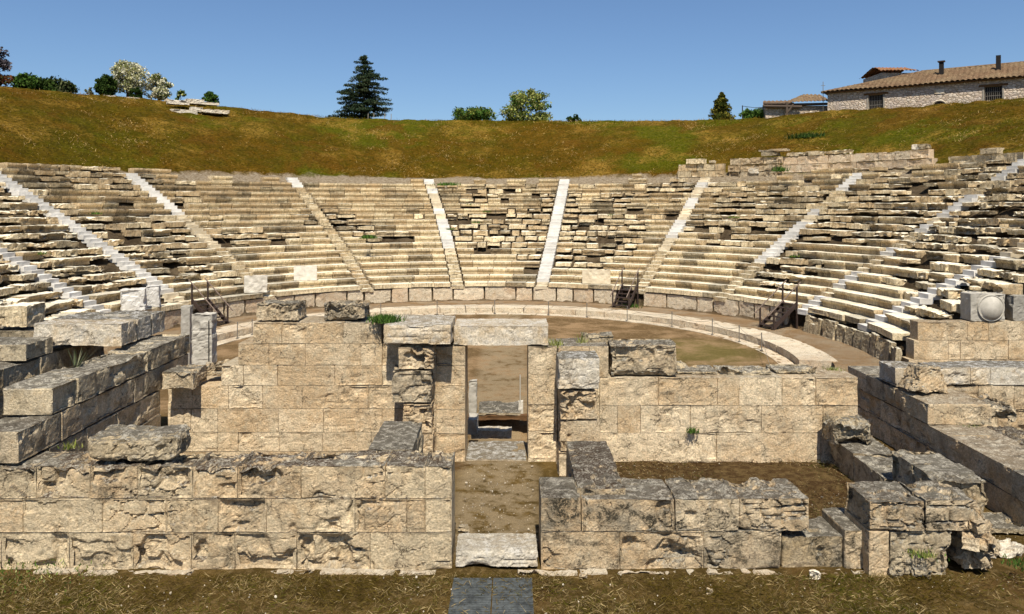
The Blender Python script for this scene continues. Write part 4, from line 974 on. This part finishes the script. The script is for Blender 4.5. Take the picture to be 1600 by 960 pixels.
def weed(px, py, Y, w, h, lab, n=400, cols=GB, size=.035):
    x, z = xx(px, Y), zy(py, Y); g = np.random.default_rng(int(px)); n_ = n
    P = np.stack([x+g.normal(size=n_)*w*.35, Y+g.normal(size=n_)*w*.3, np.full(n_, z)], 1)
    up = np.stack([g.normal(size=n_)*.35, g.normal(size=n_)*.35, np.ones(n_)], 1)*h*g.uniform(.4, 1.1, (n_, 1))
    sd = np.stack([g.normal(size=n_), g.normal(size=n_), 0*g.random(n_)], 1); sd /= np.linalg.norm(sd, axis=1, keepdims=True); sd *= size*.35
    V = np.stack([P-sd, P+sd, P+up*.6+sd*.8, P+up], 1).reshape(-1, 3)
    T = np.repeat(np.array(cols)[g.integers(0, len(cols), n_)]*g.uniform(.6, 1.4, (n_, 1)), 4, 0)
    mb = MB(); mb.add(V, np.arange(n_*4).reshape(-1, 4), T)
    return tag(mb.build('weed_tuft', M['leaf'], loc=(x, Y, z)), lab, 'weed', 'weeds growing on the stones')
weed(602, 503, 19.2, .45, .20, 'bright green weed tuft on the wall top beside the pitted block', 900)
weed(868, 541, 19.5, .35, .22, 'thin weed at the right end of the door lintel', 60, YG)
weed(908, 541, 19.9, .2, .40, 'spindly weed behind the white-capped pillar', 26, YG)
weed(118, 578, 17.0, .08, .5, 'tall thistle on top of the left wing wall', 16, [(.10, .12, .06), (.2, .2, .12)])
weed(1300, 583, 20.2, .3, .18, 'pale dry weed on the ragged right end of the tall wall', 160, YG)
weed(1512, 672, 18.8, .35, .18, 'green weed at the foot of the right side wall', 260, YG+GB)
weed(1440, 868, 13.3, .35, .10, 'green weed in a crack of the corner block', 120, YG+GB)
weed(1592, 882, 13.2, .35, .09, 'green weed under the pale angular stone', 110, GB)
weed(1082, 676, 19.2, .2, .14, 'small green weed in a joint of the broad wall', 120, GB)
weed(112, 700, 14.4, .25, .13, 'yellow-green weed in the corner behind the left front wall', 40, YG)
weed(50, 885, 13.5, 1.6, .06, 'mossy green weeds at the foot of the left front wall', 500, YG+GB)
weed(985, 481, 46.5, .8, .25, 'green weeds at the foot of the middle metal steps', 200, GB, .06)
weed(700, 290, 61, 1.2, .3, 'green weed patch among the upper central seats', 160, GB, .1)
weed(575, 373, 50.5, .7, .25, 'bushy green weed in the ruined seats below the conifer', 200, GB, .12)
wdl = [(735, 333, 'left upper'), (760, 345, 'upper middle'), (745, 362, 'middle'), (705, 372, 'beside the left stair, middle'), (1148, 352, 'right, upper'), (1240, 398, 'right, middle'), (150, 345, 'far left, upper'), (60, 385, 'far left, dark hole'), (955, 350, 'centre-right'), (1410, 480, 'lower right')]
for (px_, py_, w_) in wdl:
    k_ = (py_-442)/-8.6; r_ = 17+.74*k_; x_, y_ = on_ring(px_, r_); o = weed(px_, py_, y_, .5, .16, 'small green weed growing between seat slabs, '+w_, 60, GB+YG[:1], .07); o.location.z = float(zk(k_))+.0
weed(1218, 268, 49, .6, .35, 'green weed at the foot of the cream ashlar wall', 160, GB, .08)
weed(1268, 216, 62, 2.2, .45, 'dark green bush patch on the grassy slope above the ashlar wall', 500, GD, .16)

# dry grass in the foreground
def dry_grass(name, n, xr, yr, lab_cols, hmin, hmax, wid, flatten, zf, seed, mask=None):
    g = np.random.default_rng(seed)
    X = g.uniform(*xr, n); Y = g.uniform(*yr, n)
    if mask is not None:
        m = mask(X, Y, g); X, Y = X[m], Y[m]
    n = len(X)
    P = np.stack([X, Y, zf(X, Y)], 1)
    c_ = fbm(np.stack([X*.7, Y*.7, 0*X], 1), 3, 55)
    up = np.stack([g.normal(size=n), g.normal(size=n), np.abs(g.normal(size=n))*flatten+.12], 1); up /= np.linalg.norm(up, axis=1, keepdims=True)
    up *= g.uniform(hmin, hmax, (n, 1))
    sd = np.cross(up, g.normal(size=(n, 3))); sd /= np.linalg.norm(sd, axis=1, keepdims=True)+1e-9; sd *= wid
    V = np.stack([P-sd, P+sd, P+up*.55+sd*.7+[0, 0, .01], P+up], 1).reshape(-1, 3)
    cols = np.array(lab_cols); k = np.clip(((c_+.5+g.normal(size=n)*.3)*len(cols)).astype(int), 0, len(cols)-1)
    T = np.repeat(cols[k]*g.uniform(.6, 1.35, (n, 1)), 4, 0)
    mb = MB(); mb.add(V, np.arange(n*4).reshape(-1, 4), T)
    tag(mb.build(name, M['leaf'], loc=(0, 0, 0)), kind='stuff')
def gm(X, Y, g):
    f = fbm(np.stack([X*.5, Y*.9, 0*X+4], 1), 3, 61)
    onp = (np.abs(X-xm) < wd/2) & (Y < Ysh)
    return (f+g.normal(size=len(X))*.25 > -.12) & ((~onp) | (g.random(len(X)) < .22))
dry_grass('dry_grass', 60000, (-10.5, 10.5), (10.6, 13.35), [(.10, .07, .014), (.14, .10, .028), (.20, .145, .055), (.40, .30, .14), (.10, .09, .014)], .04, .20, .0032, .5, lambda X, Y: .07*((np.abs(X-xm) < wd/2) & (Y < Ysh)), 71, gm)
dry_grass('dry_grass', 9000, (2.3, 8.0), (14.6, 19.2), [(.06, .035, .015), (.10, .06, .025), (.16, .11, .05), (.30, .22, .11), (.08, .08, .02)], .03, .12, .004, .5, lambda X, Y: .06+0*X, 73)
mbp = MB(); g_ = np.random.default_rng(5)
for i in range(420):
    Xp = g_.uniform(-10, 10); Yp_ = g_.uniform(10.7, 13.4); s = g_.uniform(.012, .05)
    rock(mbp, (Xp, Yp_, .01), (s*1.3, s, s*.7), .05, .2, .3, (0, 0, g_.random()*3), (g_.uniform(.9, 1.3), .2, 0), detail=False)
for i in range(900):
    if i < 420: Xp = g_.uniform(2.3, 7.9); Yp_ = g_.uniform(14.8, 19.2)
    elif i < 700: Xp = g_.uniform(-1.1, .5); Yp_ = g_.uniform(14.5, 19.2)
    else: Xp = g_.uniform(9.3, 10.2); Yp_ = g_.uniform(14, 22)
    s = g_.uniform(.015, .06); rock(mbp, (Xp, Yp_, .03), (s*1.3, s, s*.7), .06, .2, .3, (0, 0, g_.random()*3), (g_.uniform(.6, 1.1), .4, .2), detail=False)
tag(mbp.build('pebbles', M['pale'], loc=(0, 12, 0)), kind='stuff')
def hgm(X, Y, g):
    r = np.hypot(X-TX, Y-TY); f = fbm(np.stack([X*.4, Y*.4, 0*X], 1), 3, 63)
    return (r > 31.6) & (r < 46.8) & (Y > 33) & (f+g.normal(size=len(X))*.3 > -.05) & (np.abs(X) < .70*Y+1)
dry_grass('hill_grass', 150000, (-38, 46), (33, 80), [(.085, .078, .002), (.06, .04, .001), (.13, .07, .005), (.27, .16, .03), (.48, .33, .13)], .08, .28, .015, .9, lambda X, Y: terr(X, Y)+.02, 72, hgm)

# ------------------------------------------------------------------ buildings on the crest
def house():
    A0 = np.array([xx(1293, 71.), 71.]); u = np.array([1.436, -1.])/math.hypot(1.436, 1); v = np.array([-u[1], u[0]])
    ze = zy(144, 71.); L = 30.; Dp = 9.; rr_ = 1.75
    ang = math.atan2(u[1], u[0])
    def P(a, b, z): q = A0+u*a+v*b; return np.array([q[0], q[1], z])
    t = thing('stone_house', tuple(P(L/2, Dp/2, ze-4)), 'long rubble-stone house with a tiled hipped roof and barred windows on the crest at right', 'house')
    zg = ze-5.
    def a_at(px):  # distance along the front wall seen at pixel column px
        k = (px-CX)/F; return (k*A0[1]-A0[0])/(u[0]-k*u[1])
    def z_at(py, a): return zy(py, A0[1]+u[1]*a)
    w1 = (a_at(1357), a_at(1380)); z1 = (z_at(173, w1[0]), z_at(149, w1[0])); w2 = (a_at(1538), a_at(1566)); z2 = (z_at(158, w2[0]), z_at(136, w2[0]))
    ar = (a_at(1456), a_at(1479)); za = z_at(160, ar[0])
    mb = MB()
    def wb(a0, a1, z0_, z1_, b0=0, th=.5): box(mb, P((a0+a1)/2, b0+th/2, (z0_+z1_)/2), (a1-a0, th, z1_-z0_), (0, 0, ang))
    wb(0, w1[0], zg, ze); wb(w1[0], w1[1], zg, z1[0]); wb(w1[0], w1[1], z1[1], ze); wb(w1[1], w2[0], zg, ze); wb(w2[0], w2[1], zg, z2[0]); wb(w2[0], w2[1], z2[1], ze); wb(w2[1], L, zg, ze)
    wb(0, L, zg, ze, Dp-.5)
    box(mb, P(.25, Dp/2, (zg+ze)/2), (.5, Dp-1.0, ze-zg), (0, 0, ang)); box(mb, P(L-.25, Dp/2, (zg+ze)/2), (.5, Dp-1.0, ze-zg), (0, 0, ang))
    mb.build('wall', M['rubble'], t)
    for (wa, zz) in ((w1, z1), (w2, z2)):
        w_ = wa[1]-wa[0]; h_ = zz[1]-zz[0]
        mb = MB(); box(mb, P((wa[0]+wa[1])/2, .42, sum(zz)/2), (w_-.01, .1, h_-.01), (0, 0, ang)); wn = mb.build('window', M['dark'], t)
        mb = MB()
        for i in range(9): tube(mb, [P(wa[0]+w_*(i+.5)/9, .10, zz[0]), P(wa[0]+w_*(i+.5)/9, .10, zz[1])], .018, 6)
        for q in (.33, .62): tube(mb, [P(wa[0], .10, zz[0]+h_*q), P(wa[1], .10, zz[0]+h_*q)], .022, 6)
        mb.build('grille', M['post'], wn)
        mb = MB(); box(mb, P((wa[0]+wa[1])/2, -.01, zz[1]+.09), (w_+.8, .12, .17), (0, 0, ang)); mb.build('window_lintel', M['wood'], wn)
        mb = MB(); box(mb, P(wa[0]-.07, .0, sum(zz)/2), (.12, .1, h_), (0, 0, ang)); box(mb, P(wa[1]+.07, .0, sum(zz)/2), (.12, .1, h_), (0, 0, ang)); mb.build('frame', M['palebark'], wn)
    am = (ar[0]+ar[1])/2; ra = (ar[1]-ar[0])/2
    V = [P(am, -.02, za-ra)]+[P(am+ra*.8*math.cos(q), -.02, za-ra*.75+ra*.75*math.sin(q)) for q in np.linspace(0, math.pi, 15)]
    mb = MB(); mb.add(V, np.array([[0, i, i+1] for i in range(1, 15)])); dr = mb.build('arched_opening', M['dark'], t)
    mb = MB(); tube(mb, [P(am+ra*math.cos(q), -.03, za-ra*.75+ra*.9*math.sin(q)) for q in np.linspace(0, math.pi, 15)], .09, 6); mb.build('arch_surround', M['pale'], dr)
    pa = a_at(1468); mb = MB(); box(mb, P(pa, -.03, z_at(143, pa)), (.75, .06, .42), (0, 0, ang)); mb.build('plaque', M['pale'], t)
    # roof with rows of clay tiles
    def slope(c0, c1, d0, d1, nrow, name='roof', mat=M['tile']):
        c0, c1, d0, d1 = map(lambda q: np.array(q, float), (c0, c1, d0, d1))  # eave c0->c1, top d0->d1
        n = int(np.linalg.norm(c1-c0)/.055); m = nrow*3
        eu = (c1-c0)/np.linalg.norm(c1-c0); V = []
        nr = np.cross(c1-c0, (d0+d1)/2-(c0+c1)/2); nr /= np.linalg.norm(nr); nr = nr*np.sign(nr[2])
        for j in range(m+1):
            s = j/m; p0 = c0+(d0-c0)*s; p1 = c1+(d1-c1)*s; st = (j % 3)/3.
            for i in range(n+1):
                p = p0+(p1-p0)*i/n; q = np.dot(p-c0, eu)
                V.append(p+nr*(.11*abs(math.sin(q*math.pi/.40))+.07*(1-st)+.05*math.sin(q*.7+s*3)*.6+.012*math.sin(q*37+j*5)))
        ix = np.arange((m+1)*(n+1)).reshape(m+1, n+1)
        mb = MB(); mb.add(V, np.stack([ix[:-1, :-1], ix[:-1, 1:], ix[1:, 1:], ix[1:, :-1]], -1).reshape(-1, 4)); return mb.build(name, mat, t)
    o = .45; zr = ze+rr_; hip = 7.3
    rf = slope(P(-o, -o, ze-.12), P(L+o, -o, ze-.12), P(hip, Dp/2, zr), P(L, Dp/2, zr), 15)
    slope(P(L+o, Dp+o, ze-.12), P(-o, Dp+o, ze-.12), P(L, Dp/2, zr), P(hip, Dp/2, zr), 15)
    slope(P(-o, Dp+o, ze-.12), P(-o, -o, ze-.12), P(hip, Dp/2, zr), P(hip, Dp/2, zr), 15)
    mb = MB(); box(mb, P(L/2, -.18, ze-.1), (L+.8, .42, .07), (0, 0, ang)); box(mb, P(L/2, Dp+.18, ze-.1), (L+.8, .42, .07), (0, 0, ang)); mb.build('eave_board', M['wood'], t)
    mb = MB(); tube(mb, [P(hip, Dp/2, zr+.06), P(L, Dp/2, zr+.06)], .13, 8); mb.build('ridge', M['tile'], t)
    mb = MB(); tube(mb, [P(hip, Dp/2, zr+.04), P(-o, -o, ze-.06)], .11, 8); mb.build('hip_ridge', M['tile'], t)
    def chim(px, pyt, pyb, w_, cap, b):
        k = (px-CX)/F; Q = A0+v*b; a = (k*Q[1]-Q[0])/(u[0]-k*u[1]); Y = Q[1]+u[1]*a; z0_, z1_ = zy(pyb, Y)-.3, zy(pyt, Y)
        mb = MB(); box(mb, P(a, b, (z0_+z1_)/2), (w_, w_, z1_-z0_), (0, 0, ang)); c = mb.build('chimney', M['dark'], t)
        if cap: mb = MB(); box(mb, P(a, b, z1_+.03), (w_*1.6, w_*1.6, .09), (0, 0, ang)); mb.build('chimney_cap', M['metal'], c)
    chim(1471, 97, 115, .36, True, 2.4); chim(1560, 87, 111, .36, False, 2.6)
    # higher roof behind
    t2 = thing('back_house', tuple(P(9, 14, ze-3)), 'small building whose red-tiled roof shows above the left part of the long house roof', 'house')
    k0, k1 = (1380-CX)/F, (1443-CX)/F; Yh = 80.; xa_, xb_ = k0*Yh, k1*Yh; zt_ = zy(101, Yh); zl_ = zy(111, Yh)
    mb = MB(); box(mb, ((xa_+xb_)/2, Yh+3.0, (zl_+10)/2), (xb_-xa_-.5, 4.2, zl_-10-.1)); mb.build('wall', M['rubble'], t2)
    t_old = t; t = t2
    def slope2(c0, c1, d0, d1, name='roof'):
        nonlocal t
        return slope(c0, c1, d0, d1, 5, name, M['tilered'])
    slope2((xa_, Yh+.4, zl_), (xb_-.2, Yh+.4, zl_), (xa_+.3, Yh+3, zt_+.1), (xb_-.2, Yh+3, zt_+.1)); slope2((xb_-.2, Yh+5.6, zl_), (xa_, Yh+5.6, zl_), (xb_-.2, Yh+3, zt_+.1), (xa_+.3, Yh+3, zt_+.1))
    # shed
    t = thing('ruined_shed', (xx(1245, 73), 75, 14), 'low ruined shed with cream walls and sagging dark roof left of the stone house', 'shed')
    M['tilered'] = M['tile']
    Ys = 73.; x0, x1 = xx(1196, Ys), xx(1294, Ys)
    mb = MB(); box(mb, ((x0+x1)/2, Ys+2, (zy(165.5, Ys)+12)/2), (x1-x0, 4, zy(165.5, Ys)-12)); mb.build('wall', M['rubble'], t)
    mb = MB()
    for (pa_, pb_, ya, yb, d) in ((1192, 1238, 163, 163, 0), (1205, 1292, 165, 163, .1), (1190, 1250, 167, 168, -.1)):
        tube(mb, [(xx(pa_, Ys), Ys-.3+d, zy(ya, Ys)), (xx(pb_, Ys), Ys-.3+d, zy(yb, Ys))], .13, 7)
    mb.build('roof_beams', M['bark'], t)
    slope((xx(1232, Ys), Ys-.5, zy(163, Ys)), (xx(1298, Ys), Ys-.5, zy(161, Ys)), (xx(1256, Ys+3), Ys+3, zy(149, Ys+3)), (xx(1280, Ys+3), Ys+3, zy(150, Ys+3)), 6)
    slope((xx(1232, Ys), Ys+5.5, zy(163, Ys)), (xx(1232, Ys), Ys-.5, zy(163, Ys)), (xx(1256, Ys+3), Ys+3, zy(149, Ys+3)), (xx(1256, Ys+3), Ys+3.1, zy(149, Ys+3)), 6)
    slope((xx(1190, Ys), Ys-.4, zy(167, Ys)), (xx(1236, Ys), Ys-.4, zy(165, Ys)), (xx(1192, Ys+2), Ys+2, zy(160, Ys+2)), (xx(1236, Ys+2), Ys+2, zy(159, Ys+2)), 4)
    mb = MB(); tube(mb, [(xx(1227, Ys), Ys-.4, zy(184, Ys)), (xx(1227, Ys), Ys-.4, zy(161, Ys))], .13, 7); tube(mb, [(xx(1225, Ys), Ys-.45, zy(181, Ys)), (xx(1237, Ys), Ys-.45, zy(164, Ys))], .08, 7); mb.build('prop', M['bark'], t)
    # antenna, lamp pole
    xp, yp = A0[0]-.25, A0[1]+.4
    ta = thing('antenna_pole', (xp, yp, ze-5), 'thin antenna pole at the left corner of the stone house', 'antenna')
    mb = MB(); tube(mb, [(xp, yp, ze-5), (xp, yp, zy(128, yp))], .03, 6); mb.build('mast', M['post'], ta)
    mb = MB(); tube(mb, [(xp-.2, yp, zy(134, yp)), (xp+.2, yp, zy(134, yp))], .02, 6); mb.build('crossbar', M['post'], ta)
    x_, y_ = xx(1160, 77), 77.; zb_ = float(terr([x_], [y_])[0])
    tl_ = thing('pole_with_cable', (x_, y_, zb_), 'thin dark pole with a cable running to the shed', 'pole')
    mb = MB(); tube(mb, [(x_, y_, zb_-.2), (x_, y_, zy(165, y_))], .05, 6); mb.build('pole', M['metal'], tl_)
    mb = MB(); tube(mb, [(x_, y_, zy(166, y_)), (xx(1178, 73), 73, zy(168.5, 73)), (xx(1200, Ys), Ys, zy(168, Ys))], .025, 5); mb.build('cable', M['metal'], tl_)
house()

# ------------------------------------------------------------------ camera, light
cam = bpy.data.cameras.new('camera'); co = bpy.data.objects.new('camera', cam); COL.objects.link(co)
co.location = (0, 0, H); co.rotation_euler = (R(90), 0, 0)
cam.sensor_width = 36; cam.lens = F/1600*36; cam.shift_y = -(480-HZ)/1600; cam.clip_end = 3000; cam.clip_start = .1
SC.camera = co
SC.cycles.max_bounces = 5; SC.cycles.diffuse_bounces = 3; SC.cycles.use_adaptive_sampling = True; SC.cycles.adaptive_threshold = .02
EL, AZ = 57., 176.5      # sun behind the camera, a touch to the right (azimuth from +Y clockwise = 180 is behind)
sd = bpy.data.lights.new('sun', 'SUN'); so = bpy.data.objects.new('sun', sd); COL.objects.link(so)
sd.energy = 4.3; sd.angle = R(.53); sd.color = (1., .935, .82)
so.rotation_euler = (R(90-EL), 0, R(180-AZ)); so.location = (0, -10, 40)
wd_ = bpy.data.worlds.new('World'); SC.world = wd_; wd_.use_nodes = True; nt = wd_.node_tree; nt.nodes.clear()
sk = nt.nodes.new('ShaderNodeTexSky'); sk.sky_type = 'NISHITA'; sk.sun_disc = False; sk.sun_elevation = R(EL); sk.sun_rotation = R(AZ)
sk.altitude = 100; sk.air_density = 1.0; sk.dust_density = .7; sk.ozone_density = 7.5
bg = nt.nodes.new('ShaderNodeBackground'); bg.inputs[1].default_value = .073
wo = nt.nodes.new('ShaderNodeOutputWorld'); nt.links.new(sk.outputs[0], bg.inputs[0]); nt.links.new(bg.outputs[0], wo.inputs[0])
vs = SC.view_settings; vs.view_transform = 'Standard'; vs.look = 'None'; vs.gamma = 1; vs.exposure = 0.66
